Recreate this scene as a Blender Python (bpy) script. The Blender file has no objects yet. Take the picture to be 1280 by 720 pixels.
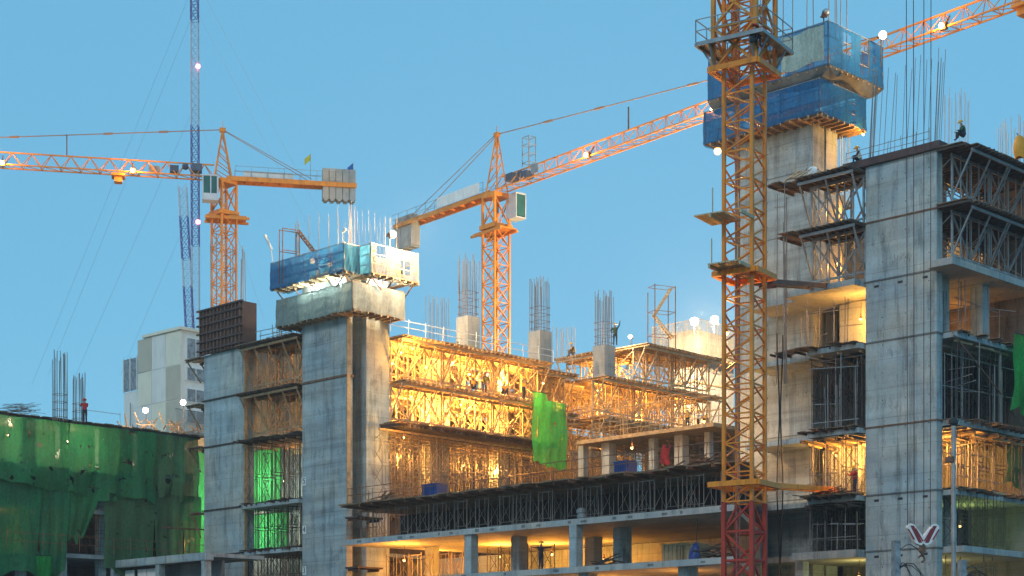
import bpy, bmesh, math, random
from mathutils import Vector, Matrix

random.seed(11)
C = bpy.context.scene.collection
S = bpy.context.scene
R = math.radians
H = 7.0                      # camera height above the ground
FPX, HY = 2100.0, 850.0      # focal length and horizon row in photo pixels

# ------------------------------------------------------------------ camera
cam = bpy.data.cameras.new('camera')
cam.lens = 36.0 * FPX / 1280.0
cam.sensor_width = 36.0
cam.shift_y = (HY - 360.0) / 1280.0
cam.clip_end = 3000
camo = bpy.data.objects.new('camera', cam)
camo.location = (0, 0, H)
camo.rotation_euler = (R(90), 0, 0)
C.objects.link(camo)
S.camera = camo

# ------------------------------------------------------------------ sky
SUN_EL, SUN_AZ = 32.0, 205.0      # degrees; azimuth clockwise from +Y (behind the camera, to the left)
w = bpy.data.worlds.new('World')
S.world = w
w.use_nodes = True
nt = w.node_tree
bg = nt.nodes['Background']
sky = nt.nodes.new('ShaderNodeTexSky')
sky.sky_type = 'NISHITA'
sky.sun_disc = False
sky.sun_elevation = R(SUN_EL)
sky.sun_rotation = R(SUN_AZ)
sky.air_density = 1.0
sky.dust_density = 0.4
sky.ozone_density = 1.6
tint = nt.nodes.new('ShaderNodeMix')
tint.data_type = 'RGBA'
tint.blend_type = 'MULTIPLY'
tint.inputs[0].default_value = 1.0
tint.inputs[7].default_value = (0.78, 1.06, 0.98, 1)
nt.links.new(sky.outputs[0], tint.inputs[6])
even = nt.nodes.new('ShaderNodeMix')      # evens the clear sky out towards dusk blue
even.data_type = 'RGBA'
even.inputs[0].default_value = 0.75
even.inputs[7].default_value = (1.3, 4.05, 6.35, 1)
nt.links.new(tint.outputs[2], even.inputs[6])
nt.links.new(even.outputs[2], bg.inputs[0])
bg.inputs[1].default_value = 0.13

sun = bpy.data.lights.new('sun', 'SUN')
sun.energy = 0.8
sun.angle = R(12)
sun.color = (1.0, 0.98, 0.95)
suno = bpy.data.objects.new('sun', sun)
suno.rotation_euler = (R(90 - SUN_EL), 0, R(180 - SUN_AZ))
C.objects.link(suno)

S.view_settings.view_transform = 'Standard'
S.view_settings.look = 'None'
S.view_settings.exposure = 0.0
S.view_settings.gamma = 1.0
S.cycles.use_denoising = True
S.cycles.max_bounces = 6
S.cycles.diffuse_bounces = 3
S.cycles.transparent_max_bounces = 10
S.cycles.sample_clamp_indirect = 4.0
S.cycles.caustics_reflective = False
S.cycles.caustics_refractive = False


# ------------------------------------------------------------------ placing
def W(px, py, Y):
    """World point seen at photo pixel (px, py) at depth Y."""
    return Vector(((px - 640) / FPX * Y, Y, H + (HY - py) / FPX * Y))


def zat(py, Y):
    return H + (HY - py) / FPX * Y


class Frame:
    """Building corner: local x runs right and away, local y left and away, z is height above ground."""
    def __init__(s, px, Y, yaw=45.0):
        s.yaw = R(yaw)
        s.o = Vector(((px - 640) / FPX * Y, Y, 0))

    def w(s, x, y, z=0.0):
        c, n = math.cos(s.yaw), math.sin(s.yaw)
        return Vector((s.o.x + x * c - y * n, s.o.y + x * n + y * c, z))

    def l(s, p):
        c, n = math.cos(s.yaw), math.sin(s.yaw)
        d = p - s.o
        return Vector((d.x * c + d.y * n, -d.x * n + d.y * c, p.z))


# ------------------------------------------------------------------ materials
MATS = {}


def nodes_mat(name):
    m = bpy.data.materials.new(name)
    m.use_nodes = True
    t = m.node_tree
    return m, t, t.nodes, t.links, t.nodes['Principled BSDF']


def noise(N, Lk, scale, detail=4, rough=0.6, stretch=None, space='Object'):
    tc = N.new('ShaderNodeTexCoord')
    mp = N.new('ShaderNodeMapping')
    mp.inputs['Scale'].default_value = stretch or (1, 1, 1)
    nz = N.new('ShaderNodeTexNoise')
    nz.inputs['Scale'].default_value = scale
    nz.inputs['Detail'].default_value = detail
    nz.inputs['Roughness'].default_value = rough
    Lk.new(tc.outputs[space], mp.inputs[0])
    Lk.new(mp.outputs[0], nz.inputs['Vector'])
    return nz.outputs[0]


def ramp(N, Lk, src, stops):
    r = N.new('ShaderNodeValToRGB')
    el = r.color_ramp.elements
    while len(el) < len(stops):
        el.new(0.5)
    for e, (p, c) in zip(el, stops):
        e.position = p
        e.color = (c[0], c[1], c[2], 1) if not isinstance(c, (int, float)) else (c, c, c, 1)
    Lk.new(src, r.inputs[0])
    return r.outputs[0]


def mulmix(N, Lk, a, b, fac=1.0, mode='MULTIPLY'):
    m = N.new('ShaderNodeMix')
    m.data_type = 'RGBA'
    m.blend_type = mode
    m.inputs[0].default_value = fac
    Lk.new(a, m.inputs[6])
    if isinstance(b, tuple):
        m.inputs[7].default_value = (*b, 1)
    else:
        Lk.new(b, m.inputs[7])
    return m.outputs[2]


def concrete(name, base, streak=0.5, pour=0.5, bump=0.25):
    m, t, N, Lk, P = nodes_mat(name)
    a = ramp(N, Lk, noise(N, Lk, 0.55, 6, 0.65), [(0.3, tuple(c * 0.78 for c in base)), (0.7, tuple(c * 1.15 for c in base))])
    st = ramp(N, Lk, noise(N, Lk, 1.5, 6, 0.75, (1, 1, 0.12)), [(0.38, 1 - streak), (0.5, 1.0)])
    po = ramp(N, Lk, noise(N, Lk, 1.0, 3, 0.6, (0.12, 0.12, 1.6)), [(0.3, 1 - pour * 0.6), (0.62, 1.0)])
    fine = ramp(N, Lk, noise(N, Lk, 9.0, 4, 0.7), [(0.25, 0.8), (0.75, 1.1)])
    stain = ramp(N, Lk, noise(N, Lk, 0.6, 8, 0.78, (1, 1, 0.55)), [(0.34, 0.4), (0.45, 1.0)])
    hue = ramp(N, Lk, noise(N, Lk, 0.28, 3, 0.6), [(0.35, (0.9, 1.0, 1.06)), (0.68, (1.12, 1.0, 0.88))])
    a = mulmix(N, Lk, a, hue)
    c = mulmix(N, Lk, a, st)
    c = mulmix(N, Lk, c, po)
    tc = N.new('ShaderNodeTexCoord')
    sp_ = N.new('ShaderNodeSeparateXYZ')
    Lk.new(tc.outputs['Object'], sp_.inputs[0])
    ad = N.new('ShaderNodeMath')
    Lk.new(sp_.outputs[0], ad.inputs[0])
    Lk.new(sp_.outputs[1], ad.inputs[1])
    cx = N.new('ShaderNodeCombineXYZ')
    Lk.new(ad.outputs[0], cx.inputs[0])
    Lk.new(sp_.outputs[2], cx.inputs[1])
    bk = N.new('ShaderNodeTexBrick')       # marks left by the form panels
    bk.offset = 0.0
    bk.inputs['Scale'].default_value = 1.0
    bk.inputs['Brick Width'].default_value = 1.3
    bk.inputs['Row Height'].default_value = 1.72
    bk.inputs['Mortar Size'].default_value = 0.016
    bk.inputs['Mortar Smooth'].default_value = 0.4
    bk.inputs['Color1'].default_value = (1.04, 1.04, 1.02, 1)
    bk.inputs['Color2'].default_value = (0.86, 0.88, 0.9, 1)
    bk.inputs['Mortar'].default_value = (0.55, 0.53, 0.5, 1)
    Lk.new(cx.outputs[0], bk.inputs['Vector'])
    c = mulmix(N, Lk, c, bk.outputs[0], 0.85)
    rust = ramp(N, Lk, noise(N, Lk, 1.3, 5, 0.7, (1.6, 1.6, 0.1)), [(0.3, (0.62, 0.46, 0.34)), (0.37, (1, 1, 1))])
    c = mulmix(N, Lk, c, rust, 0.6)
    c = mulmix(N, Lk, c, fine)
    c = mulmix(N, Lk, c, stain, 0.75)
    Lk.new(c, P.inputs['Base Color'])
    P.inputs['Roughness'].default_value = 0.85
    b = N.new('ShaderNodeBump')
    b.inputs['Strength'].default_value = bump
    b.inputs['Distance'].default_value = 0.03
    Lk.new(po, b.inputs['Height'])
    Lk.new(b.outputs[0], P.inputs['Normal'])
    MATS[name] = m


def plain(name, base, rough=0.6, metal=0.0, var=0.3, scale=1.5, stretch=None, dirt=0.0):
    m, t, N, Lk, P = nodes_mat(name)
    c = ramp(N, Lk, noise(N, Lk, scale, 5, 0.65, stretch), [(0.3, tuple(x * (1 - var) for x in base)), (0.72, tuple(min(1, x * (1 + var)) for x in base))])
    if dirt:
        d = ramp(N, Lk, noise(N, Lk, scale * 2.7, 6, 0.7, (1, 1, 0.3)), [(0.36, 1 - dirt), (0.52, 1.0)])
        c = mulmix(N, Lk, c, d)
    Lk.new(c, P.inputs['Base Color'])
    P.inputs['Roughness'].default_value = rough
    P.inputs['Metallic'].default_value = metal
    MATS[name] = m


def glow(name, col, strength):
    m, t, N, Lk, P = nodes_mat(name)
    P.inputs['Base Color'].default_value = (0.8, 0.8, 0.8, 1)
    P.inputs['Emission Color'].default_value = (*col, 1)
    P.inputs['Emission Strength'].default_value = strength
    MATS[name] = m


def net(name, base, opacity, holes=0.0, trans=0.5, patch=None):
    m, t, N, Lk, P = nodes_mat(name)
    N.remove(P)
    out = N['Material Output']
    fold_shade = ramp(N, Lk, noise(N, Lk, 2.0, 4, 0.6, (2.5, 2.5, 0.25)), [(0.28, tuple(c * 0.82 for c in base)), (0.72, tuple(min(1, c * 1.14) for c in base))])  # light and dark folds painted into the net colour
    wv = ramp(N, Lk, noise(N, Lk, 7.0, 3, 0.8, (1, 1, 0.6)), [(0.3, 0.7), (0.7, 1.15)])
    fold_shade = mulmix(N, Lk, fold_shade, wv)
    big = ramp(N, Lk, noise(N, Lk, 0.35, 3, 0.6), [(0.32, tuple(patch) if patch else (0.75,) * 3), (0.62, (1, 1, 1))])
    col = mulmix(N, Lk, fold_shade, big)
    d = N.new('ShaderNodeBsdfDiffuse')
    tr = N.new('ShaderNodeBsdfTranslucent')
    Lk.new(col, d.inputs[0])
    Lk.new(col, tr.inputs[0])
    mx = N.new('ShaderNodeMixShader')
    mx.inputs[0].default_value = trans
    Lk.new(d.outputs[0], mx.inputs[1])
    Lk.new(tr.outputs[0], mx.inputs[2])
    tp = N.new('ShaderNodeBsdfTransparent')
    op = ramp(N, Lk, noise(N, Lk, 1.1, 5, 0.7, (1.5, 1.5, 0.5)), [(0.3, opacity - 0.12), (0.7, min(1, opacity + 0.08))])
    if holes:
        hn = ramp(N, Lk, noise(N, Lk, 1.3, 3, 0.55), [(holes, 0.0), (holes + 0.015, 1.0)])
        op = mulmix(N, Lk, op, hn)
    m2 = N.new('ShaderNodeMixShader')
    Lk.new(op, m2.inputs[0])
    Lk.new(tp.outputs[0], m2.inputs[1])
    Lk.new(mx.outputs[0], m2.inputs[2])
    Lk.new(m2.outputs[0], out.inputs[0])
    MATS[name] = m


concrete('concrete', (0.46, 0.51, 0.52), 0.4, 0.35)
concrete('concrete_wall', (0.43, 0.47, 0.48), 0.35, 0.6)
concrete('concrete_light', (0.46, 0.46, 0.45), 0.2, 0.2)
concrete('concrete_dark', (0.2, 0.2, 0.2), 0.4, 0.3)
plain('plywood', (0.22, 0.14, 0.08), 0.8, 0, 0.4, 1.2, (0.4, 3, 3), 0.35)
plain('timber', (0.42, 0.29, 0.16), 0.8, 0, 0.35, 2.0, (1, 1, 1), 0.2)
plain('pale_timber', (0.55, 0.42, 0.26), 0.8, 0, 0.25, 2.0)
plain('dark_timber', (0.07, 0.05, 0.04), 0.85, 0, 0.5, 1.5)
plain('aluminium', (0.5, 0.47, 0.42), 0.5, 0.35, 0.2, 1.0)
plain('galvanised', (0.32, 0.32, 0.32), 0.5, 0.5, 0.35, 1.2)
plain('rusty_steel', (0.2, 0.1, 0.06), 0.75, 0.2, 0.5, 2.5)
plain('scaffold_steel', (0.24, 0.2, 0.17), 0.6, 0.3, 0.55, 0.7)
plain('formwork_steel', (0.09, 0.05, 0.045), 0.7, 0.2, 0.4, 1.2)
plain('rebar_steel', (0.3, 0.25, 0.22), 0.7, 0.3, 0.35, 0.6)
plain('orange_paint', (0.74, 0.255, 0.015), 0.5, 0, 0.2, 0.7, None, 0.3)
plain('yellow_paint', (0.88, 0.25, 0.006), 0.45, 0, 0.18, 0.7, None, 0.35)
plain('red_paint', (0.48, 0.035, 0.012), 0.65, 0, 0.2, 0.8, None, 0.3)
plain('deep_red_paint', (0.25, 0.02, 0.025), 0.4, 0, 0.2, 2)
plain('white_paint', (0.78, 0.78, 0.76), 0.5, 0, 0.08, 1.0, None, 0.12)
plain('cream_panel', (0.8, 0.72, 0.55), 0.6, 0, 0.06, 0.5, None, 0.08)
plain('tan_panel', (0.52, 0.45, 0.34), 0.6, 0, 0.06, 0.5, None, 0.08)
plain('pale_wall', (0.78, 0.73, 0.66), 0.7, 0, 0.08, 0.4, (1, 1, 0.2), 0.12)
plain('grey_panel', (0.24, 0.26, 0.28), 0.6, 0, 0.6, 2.2)
plain('purple_paint', (0.13, 0.09, 0.3), 0.5, 0, 0.15, 1)
plain('pale_steel', (0.55, 0.6, 0.66), 0.5, 0, 0.15, 1)
plain('dark_glass', (0.02, 0.035, 0.04), 0.1, 0, 0.2, 1)
plain('green_glass', (0.03, 0.12, 0.11), 0.1, 0, 0.2, 1)
plain('blue_plastic', (0.015, 0.045, 0.2), 0.5, 0, 0.25, 1.2)
plain('grey_tarp', (0.2, 0.22, 0.22), 0.7, 0, 0.3, 1.4)
plain('cable', (0.02, 0.02, 0.025), 0.6, 0, 0.1, 1)
plain('pendant_rope', (0.35, 0.2, 0.12), 0.6, 0.2, 0.2, 1)
plain('skin', (0.33, 0.19, 0.12), 0.6, 0, 0.1, 4)
plain('dark_cloth', (0.025, 0.03, 0.045), 0.9, 0, 0.3, 6)
plain('grey_cloth', (0.14, 0.14, 0.14), 0.9, 0, 0.3, 6)
plain('green_cloth', (0.04, 0.09, 0.06), 0.9, 0, 0.3, 6)
plain('red_cloth', (0.5, 0.03, 0.025), 0.9, 0, 0.3, 6)
plain('white_cloth', (0.7, 0.7, 0.68), 0.9, 0, 0.1, 6)
plain('yellow_helmet', (0.8, 0.42, 0.02), 0.35, 0, 0.05, 4)
plain('white_helmet', (0.8, 0.8, 0.78), 0.35, 0, 0.05, 4)
plain('red_helmet', (0.6, 0.04, 0.02), 0.35, 0, 0.05, 4)
plain('yellow_flag', (0.55, 0.5, 0.03), 0.8, 0, 0.1, 2)
plain('blue_flag', (0.01, 0.12, 0.4), 0.8, 0, 0.1, 2)
plain('orange_tarp', (0.85, 0.35, 0.02), 0.6, 0, 0.2, 1.2)
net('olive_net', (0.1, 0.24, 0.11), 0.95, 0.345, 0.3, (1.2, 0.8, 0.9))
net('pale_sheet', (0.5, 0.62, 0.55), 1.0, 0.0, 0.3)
plain('shaded_steel', (0.07, 0.06, 0.055), 0.6, 0.2, 0.4, 0.8)  # scaffold steel darkened, the storeys' shade is in its colour
plain('machine_paint', (0.06, 0.08, 0.13), 0.5, 0, 0.3, 1.5)
plain('painted_shade', (0.018, 0.02, 0.03), 0.9, 0, 0.4, 0.8)  # near-black colour that paints the shade of the deep storeys
plain('earth', (0.12, 0.1, 0.08), 0.95, 0, 0.4, 0.2)
plain('asphalt', (0.05, 0.05, 0.052), 0.9, 0, 0.25, 0.6)
glow('warm_bulb', (1.0, 0.68, 0.26), 3.2)
glow('white_bulb', (1.0, 0.9, 0.68), 12)
glow('red_bulb', (1.0, 0.12, 0.15), 12)
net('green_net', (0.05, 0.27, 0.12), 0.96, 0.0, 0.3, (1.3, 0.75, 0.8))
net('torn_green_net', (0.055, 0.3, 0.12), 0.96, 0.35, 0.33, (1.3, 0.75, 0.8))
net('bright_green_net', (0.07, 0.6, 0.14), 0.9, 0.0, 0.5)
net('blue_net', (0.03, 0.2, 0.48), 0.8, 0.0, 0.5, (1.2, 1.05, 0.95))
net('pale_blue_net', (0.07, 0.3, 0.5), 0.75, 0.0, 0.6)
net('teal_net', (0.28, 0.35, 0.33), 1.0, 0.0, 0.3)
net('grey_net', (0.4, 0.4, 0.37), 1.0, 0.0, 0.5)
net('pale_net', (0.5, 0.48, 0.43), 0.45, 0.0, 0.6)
M = MATS


# ------------------------------------------------------------------ mesh builder
class MB:
    def __init__(s):
        s.v, s.f, s.m = [], [], []
        s.mi = 0

    def add(s, vs, fs):
        b = len(s.v)
        s.v += [tuple(v) for v in vs]
        s.f += [tuple(b + i for i in f) for f in fs]
        s.m += [s.mi] * len(fs)
        return s

    def box(s, x0, x1, y0, y1, z0, z1):
        s.add([(x0, y0, z0), (x1, y0, z0), (x1, y1, z0), (x0, y1, z0), (x0, y0, z1), (x1, y0, z1), (x1, y1, z1), (x0, y1, z1)],
              [(0, 3, 2, 1), (4, 5, 6, 7), (0, 1, 5, 4), (1, 2, 6, 5), (2, 3, 7, 6), (3, 0, 4, 7)])
        return s

    def tube(s, p, q, r, n=4, r2=None):
        p, q = Vector(p), Vector(q)
        d = q - p
        if d.length < 1e-6:
            return s
        d.normalize()
        a = d.cross(Vector((0, 0, 1)))
        if a.length < 0.05:
            a = Vector((1, 0, 0))
        a.normalize()
        b = d.cross(a)
        vs = []
        for c, rr in ((p, r), (q, r if r2 is None else r2)):
            for k in range(n):
                t = 2 * math.pi * (k + 0.5) / n
                vs.append(c + (a * math.cos(t) + b * math.sin(t)) * rr)
        fs = [(k, (k + 1) % n, n + (k + 1) % n, n + k) for k in range(n)]
        fs += [tuple(range(n - 1, -1, -1)), tuple(range(n, 2 * n))]
        return s.add(vs, fs)

    def beam(s, p, q, w, h):
        """Rectangular bar, w across and h upright."""
        p, q = Vector(p), Vector(q)
        d = (q - p).normalized()
        a = d.cross(Vector((0, 0, 1)))
        if a.length < 0.05:
            a = Vector((1, 0, 0))
        a.normalize()
        b = a.cross(d)
        vs = []
        for c in (p, q):
            for i, j in ((-1, -1), (1, -1), (1, 1), (-1, 1)):
                vs.append(c + a * (i * w / 2) + b * (j * h / 2))
        return s.add(vs, [(0, 1, 5, 4), (1, 2, 6, 5), (2, 3, 7, 6), (3, 0, 4, 7), (3, 2, 1, 0), (4, 5, 6, 7)])

    def prism(s, poly, z0, z1):
        n = len(poly)
        vs = [(x, y, z0) for x, y in poly] + [(x, y, z1) for x, y in poly]
        fs = [tuple(range(n - 1, -1, -1)), tuple(range(n, 2 * n))] + [(k, (k + 1) % n, n + (k + 1) % n, n + k) for k in range(n)]
        return s.add(vs, fs)

    def ball(s, c, r, n=8):
        c = Vector(c)
        vs, fs = [], []
        rows = max(3, n // 2)
        for i in range(rows + 1):
            th = math.pi * i / rows
            for k in range(n):
                ph = 2 * math.pi * k / n
                vs.append(c + Vector((math.sin(th) * math.cos(ph), math.sin(th) * math.sin(ph), math.cos(th))) * max(r, 1e-4))
        for i in range(rows):
            for k in range(n):
                fs.append((i * n + k, (i + 1) * n + k, (i + 1) * n + (k + 1) % n, i * n + (k + 1) % n))
        return s.add(vs, fs)

    def grid(s, fn, nu, nv, gaps=()):
        vs = [fn(i / nu, j / nv) for j in range(nv + 1) for i in range(nu + 1)]
        fs = [(j * (nu + 1) + i, j * (nu + 1) + i + 1, (j + 1) * (nu + 1) + i + 1, (j + 1) * (nu + 1) + i) for j in range(nv) for i in range(nu)
              if not any(a <= (i + .5) / nu <= b and c <= (j + .5) / nv <= d for a, b, c, d in gaps)]
        return s.add(vs, fs)

    def build(s, name, mat, parent=None, loc=None, yaw=0.0, smooth=False):
        me = bpy.data.meshes.new(name)
        me.from_pydata([tuple(v) for v in s.v], [], s.f)
        for mm in (mat if isinstance(mat, (list, tuple)) else [mat]):
            me.materials.append(M[mm])
        if len(me.materials) > 1:
            me.polygons.foreach_set('material_index', s.m)
        if smooth:
            me.polygons.foreach_set('use_smooth', [True] * len(me.polygons))
        me.update()
        o = bpy.data.objects.new(name, me)
        C.objects.link(o)
        if parent:
            o.parent = parent
        if loc is not None:
            o.location = loc
            o.rotation_euler = (0, 0, yaw)
        return o


def tag(o, label=None, cat=None, group=None, kind=None):
    if label:
        o['label'] = label
    if cat:
        o['category'] = cat
    if group:
        o['group'] = group
    if kind:
        o['kind'] = kind
    return o


def thing(name, label, cat, loc=(0, 0, 0), yaw=0.0, group=None):
    o = bpy.data.objects.new(name, None)
    o.empty_display_size = 0.3
    o.location = loc
    o.rotation_euler = (0, 0, yaw)
    C.objects.link(o)
    return tag(o, label, cat, group)


KIDS = {}


def copy_tree(o, loc, yaw, label=None, group=None):
    def rec(x, par):
        c = x.copy()
        C.objects.link(c)
        c.parent = par
        for k in list(x.children):
            rec(k, c)
        return c
    r = rec(o, None)
    r.location = loc
    r.rotation_euler = (0, 0, yaw)
    if label:
        r['label'] = label
    if group:
        r['group'] = group
    return r


def light(parent, loc, watts, col, radius=0.2, name='lamp_light'):
    if watts > 900 and radius < .3:
        watts *= random.choice((.35, .6, .9, 1.2, 1.7))     # uneven strengths put in so that some bays stay darker
    d = bpy.data.lights.new(name, 'POINT')
    d.energy = watts
    d.color = col
    d.shadow_soft_size = radius
    o = bpy.data.objects.new(name, d)
    o.location = loc
    o.parent = parent
    C.objects.link(o)
    return o


SODIUM = (1.0, 0.47, 0.09)
WARM = (1.0, 0.7, 0.36)
DEEP = (1.0, 0.37, 0.045)
COOL = (0.85, 1.0, 0.88)


# ================================================================== SETTING
MB().box(-300, 300, -100, 450, -1, 0).build('ground', 'earth')['kind'] = 'structure'
MB().box(-295, 295, 40, 54, 0, 0.004).build('road', 'asphalt')['kind'] = 'structure'

FL = Frame(433, 118)       # left tower
FM = Frame(507, 120)       # long upper facade
FK = Frame(757, 136)       # right block of the upper facade
FT = Frame(808, 138.8)     # topmost deck
FR = Frame(1171, 96)       # corner building at the right
FC = Frame(1016, 106)      # big lift core at the right
FN = Frame(0, 120)         # netted building at the left


def tpx(fr, px):
    """Distance along local x at which photo column px is reached."""
    k = (px - 640) / FPX
    return (k * fr.o.y - fr.o.x) / (0.70711 * (1 - k))


def ypx(fr, px):
    k = (px - 640) / FPX
    return (fr.o.x - k * fr.o.y) / (0.70711 * (1 + k))


# ------------------------------------------------------------------ buildings
def part(root, name, mat, *boxes, label=None):
    for b in boxes:
        o = MB().box(*b).build(name, mat, root)
        if label:
            o['label'] = label
    return o


def ledge(root, x0, x1, y0, y1, z, mat='dark_timber'):
    """Thin uneven construction joint strip round a column."""
    mb = MB()
    mb.box(x0, x1, y0, y1, z - 0.05, z + 0.04)
    return mb.build('joint_strip', mat, root)


def wall_ties(root, face, a0, a1, z0, z1, off, step=1.55):
    """Dark form tie holes on a wall face: face 'x' is the plane x=off, 'y' the plane y=off."""
    mb = MB()
    z = z0
    while z < z1:
        a = a0 + 0.5
        while a < a1 - 0.3:
            s = 0.03
            if face == 'x':
                mb.box(off - 0.006, off + 0.02, a - s, a + s, z - s, z + s)
            else:
                mb.box(a - s, a + s, off - 0.006, off + 0.02, z - s, z + s)
            a += step
        z += step * 1.05
    o = mb.build('tie_hole', 'cable', root)
    o['kind'] = 'stuff'
    return o


# ---- left tower ----
LT = thing('concrete_tower', 'left concrete tower of bare columns and slabs behind the climbing formwork boxes', 'building', FL.o, FL.yaw)
part(LT, 'core_wall', 'concrete_wall', (0, 0.55, 0, 5.0, 0, 28.6 + H))
part(LT, 'core_wall', 'concrete', (1.85, 4.0, 0.02, 4.2, 0, 28.6 + H))
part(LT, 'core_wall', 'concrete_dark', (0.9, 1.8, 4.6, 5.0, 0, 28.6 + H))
part(LT, 'corner_column', 'concrete', (0, 0.9, 12.1, 17.3, 0, 25.1 + H))
LZ = [6.0, 9.6, 13.1, 18.0, 21.6]
for z in (2.5, 6.0, 9.6, 13.1):
    part(LT, 'slab', 'concrete', (-0.35, 12, 5.0, 12.1, z + H - 0.28, z + H))
for z in (6.0, 9.6, 13.1, 18.0, 21.6):
    ledge(LT, -0.12, 1.0, 12.0, 17.45, z + H)
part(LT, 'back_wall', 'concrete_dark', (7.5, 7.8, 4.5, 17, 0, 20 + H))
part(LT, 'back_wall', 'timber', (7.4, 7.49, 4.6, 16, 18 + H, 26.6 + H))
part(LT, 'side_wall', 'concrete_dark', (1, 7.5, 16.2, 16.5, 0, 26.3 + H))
part(LT, 'joint_strip', 'rusty_steel', (-0.08, 0.62, -0.08, 5.1, 21.35 + H, 21.5 + H))
part(LT, 'edge_board', 'timber', (0.0, 0.3, -0.09, -0.004, 12.2 + H, 25.4 + H))
part(LT, 'edge_board', 'timber', (-0.05, 0.2, 11.95, 12.09, 6 + H, 25 + H))
wall_ties(LT, 'x', 0, 5, 3 + H, 25 + H, 0)
wall_ties(LT, 'x', 12.2, 17.2, 6 + H, 25 + H, 0)
for z, ch in ((14.35, '5'), (10.85, '4'), (7.9, '3')):
    p = part(LT, 'level_sign', 'white_paint', (-0.03, -0.004, 4.55, 4.95, z + H - 0.3, z + H + 0.3))
    cu = bpy.data.curves.new('numeral', 'FONT')
    cu.body = ch
    cu.size = 0.62
    cu.align_x = 'CENTER'
    cu.align_y = 'CENTER'
    cu.extrude = 0.006
    me_o = bpy.data.objects.new('numeral_source', cu)
    C.objects.link(me_o)
    bpy.context.view_layer.update()
    me = bpy.data.meshes.new_from_object(me_o.evaluated_get(bpy.context.evaluated_depsgraph_get()))
    bpy.data.objects.remove(me_o)
    me.materials.clear()
    me.materials.append(M['cable'])
    no = bpy.data.objects.new('numeral', me)
    C.objects.link(no)
    no.parent = p
    no.location = (-0.037, 4.75, z + H)
    no.rotation_euler = (R(90), 0, R(-90))
# bracket platforms on the far left edge of the column
for z, out in ((25.0, 2.0), (21.4, 1.8), (18.1, 1.7), (13.0, 1.4)):
    b = MB()
    for k in range(5):
        b.box(-0.5 + 0.42 * k, -0.12 + 0.42 * k, 17.3, 17.3 + out + random.uniform(-.3, .2), z + H - 0.08, z + H)
    for x in (-0.3, 1.0):
        b.beam((x, 17.32, z + H - 0.16), (x, 17.3 + out, z + H - 0.16), 0.1, 0.14)
        b.beam((x, 17.32, z + H - 2.0), (x, 17.1 + out, z + H - 0.2), 0.08, 0.1)
    b.build('bracket_platform', 'plywood', LT)

# ---- big lift core on the right ----
LC = thing('lift_core', 'tall stained concrete lift core behind the yellow crane mast', 'building', FC.o, FC.yaw)
part(LC, 'core_wall', 'concrete_wall', (0, 1.25, 0, 5.8, 0, 36 + H))
part(LC, 'core_wall', 'concrete', (1.5, 2.75, 0.02, 5.0, 0, 36 + H))
part(LC, 'slab', 'concrete', (2.76, 4.7, 0, 3.4, 30.7 + H, 30.98 + H))
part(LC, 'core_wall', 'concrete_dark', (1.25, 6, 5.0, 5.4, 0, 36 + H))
for z in (11.5, 15.6, 20.1, 24.3, 28.4, 32.3):
    part(LC, 'joint_strip', 'concrete_dark', (-0.02, 1.27, -0.02, 5.82, z + H - 0.05, z + H))
wall_ties(LC, 'x', 0, 5.8, 4 + H, 35 + H, 0, 1.5)

# ---- corner building at the right ----
RB = thing('corner_building', 'unfinished concrete corner building with dark open storeys at the right', 'building', FR.o, FR.yaw)
part(RB, 'corner_column', 'concrete', (0, 0.6, 0.0, 4.75, 0, 30.3 + H))
RZ = [7.6, 10.9, 14.9, 19.9, 23.5, 27.0, 30.3]
for z in RZ[:6]:
    part(RB, 'joint_strip', 'rusty_steel' if z in (14.9, 27.0) else 'concrete_dark', (-0.07, 0.64, -0.06, 4.82, z + H - 0.05, z + H + 0.03))
    slots = MB()
    for y in (0.75, 2.4, 4.0):
        slots.box(-0.012, 0.02, y - 0.16, y + 0.16, z + H - 0.42, z + H - 0.28)
    if z in (7.6, 10.9, 23.5):
        slots.build('pocket', 'cable', RB)['kind'] = 'stuff'
wall_ties(RB, 'x', 0, 4.7, 5 + H, 30 + H, 0)
part(RB, 'slab', 'concrete_light', (-1.0, 14, -1.6, -0.004, 23.35 + H, 23.75 + H), (0.62, 14, 0, 14, 23.35 + H, 23.75 + H))
part(RB, 'slab', 'concrete_light', (-1.0, 0.62, 4.83, 9.9, 23.25 + H, 23.6 + H))
part(RB, 'slab', 'concrete', (0.62, 14, -0.9, 14, 19.6 + H, 19.9 + H), (-0.6, 3.2, 4.83, 8.5, 19.6 + H, 19.9 + H))
part(RB, 'slab', 'concrete', (0.62, 14, -0.9, 14, 14.6 + H, 14.9 + H), (-0.6, 3.2, 4.83, 8.5, 14.6 + H, 14.9 + H))
part(RB, 'slab', 'concrete', (0.62, 14, -0.9, 14, 10.6 + H, 10.9 + H), (-0.6, 3.2, 4.83, 8.5, 10.6 + H, 10.9 + H))
part(RB, 'slab', 'concrete_light', (0.62, 14, -1.4, 14, 7.3 + H, 7.65 + H))
part(RB, 'slab', 'concrete_light', (-0.9, 0.62, 4.83, 9.4, 7.25 + H, 7.7 + H))
part(RB, 'slab', 'concrete', (0.62, 14, -0.4, 14, 3.6 + H, 3.9 + H), (-0.6, 3.2, 4.83, 8.5, 3.6 + H, 3.9 + H))
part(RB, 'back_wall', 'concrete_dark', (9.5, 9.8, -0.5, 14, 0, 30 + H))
part(RB, 'painted_shade', 'painted_shade', (4.4, 4.5, 1.6, 10.1, 14.91 + H, 19.59 + H), (4.51, 9.4, 3.2, 3.3, 14.91 + H, 19.59 + H), (4.2, 4.3, 3.2, 10.1, 7.66 + H, 10.59 + H), (4.31, 9.4, 3.4, 3.5, 7.66 + H, 10.59 + H))  # dark panels added where the storeys only lie in shade
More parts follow.
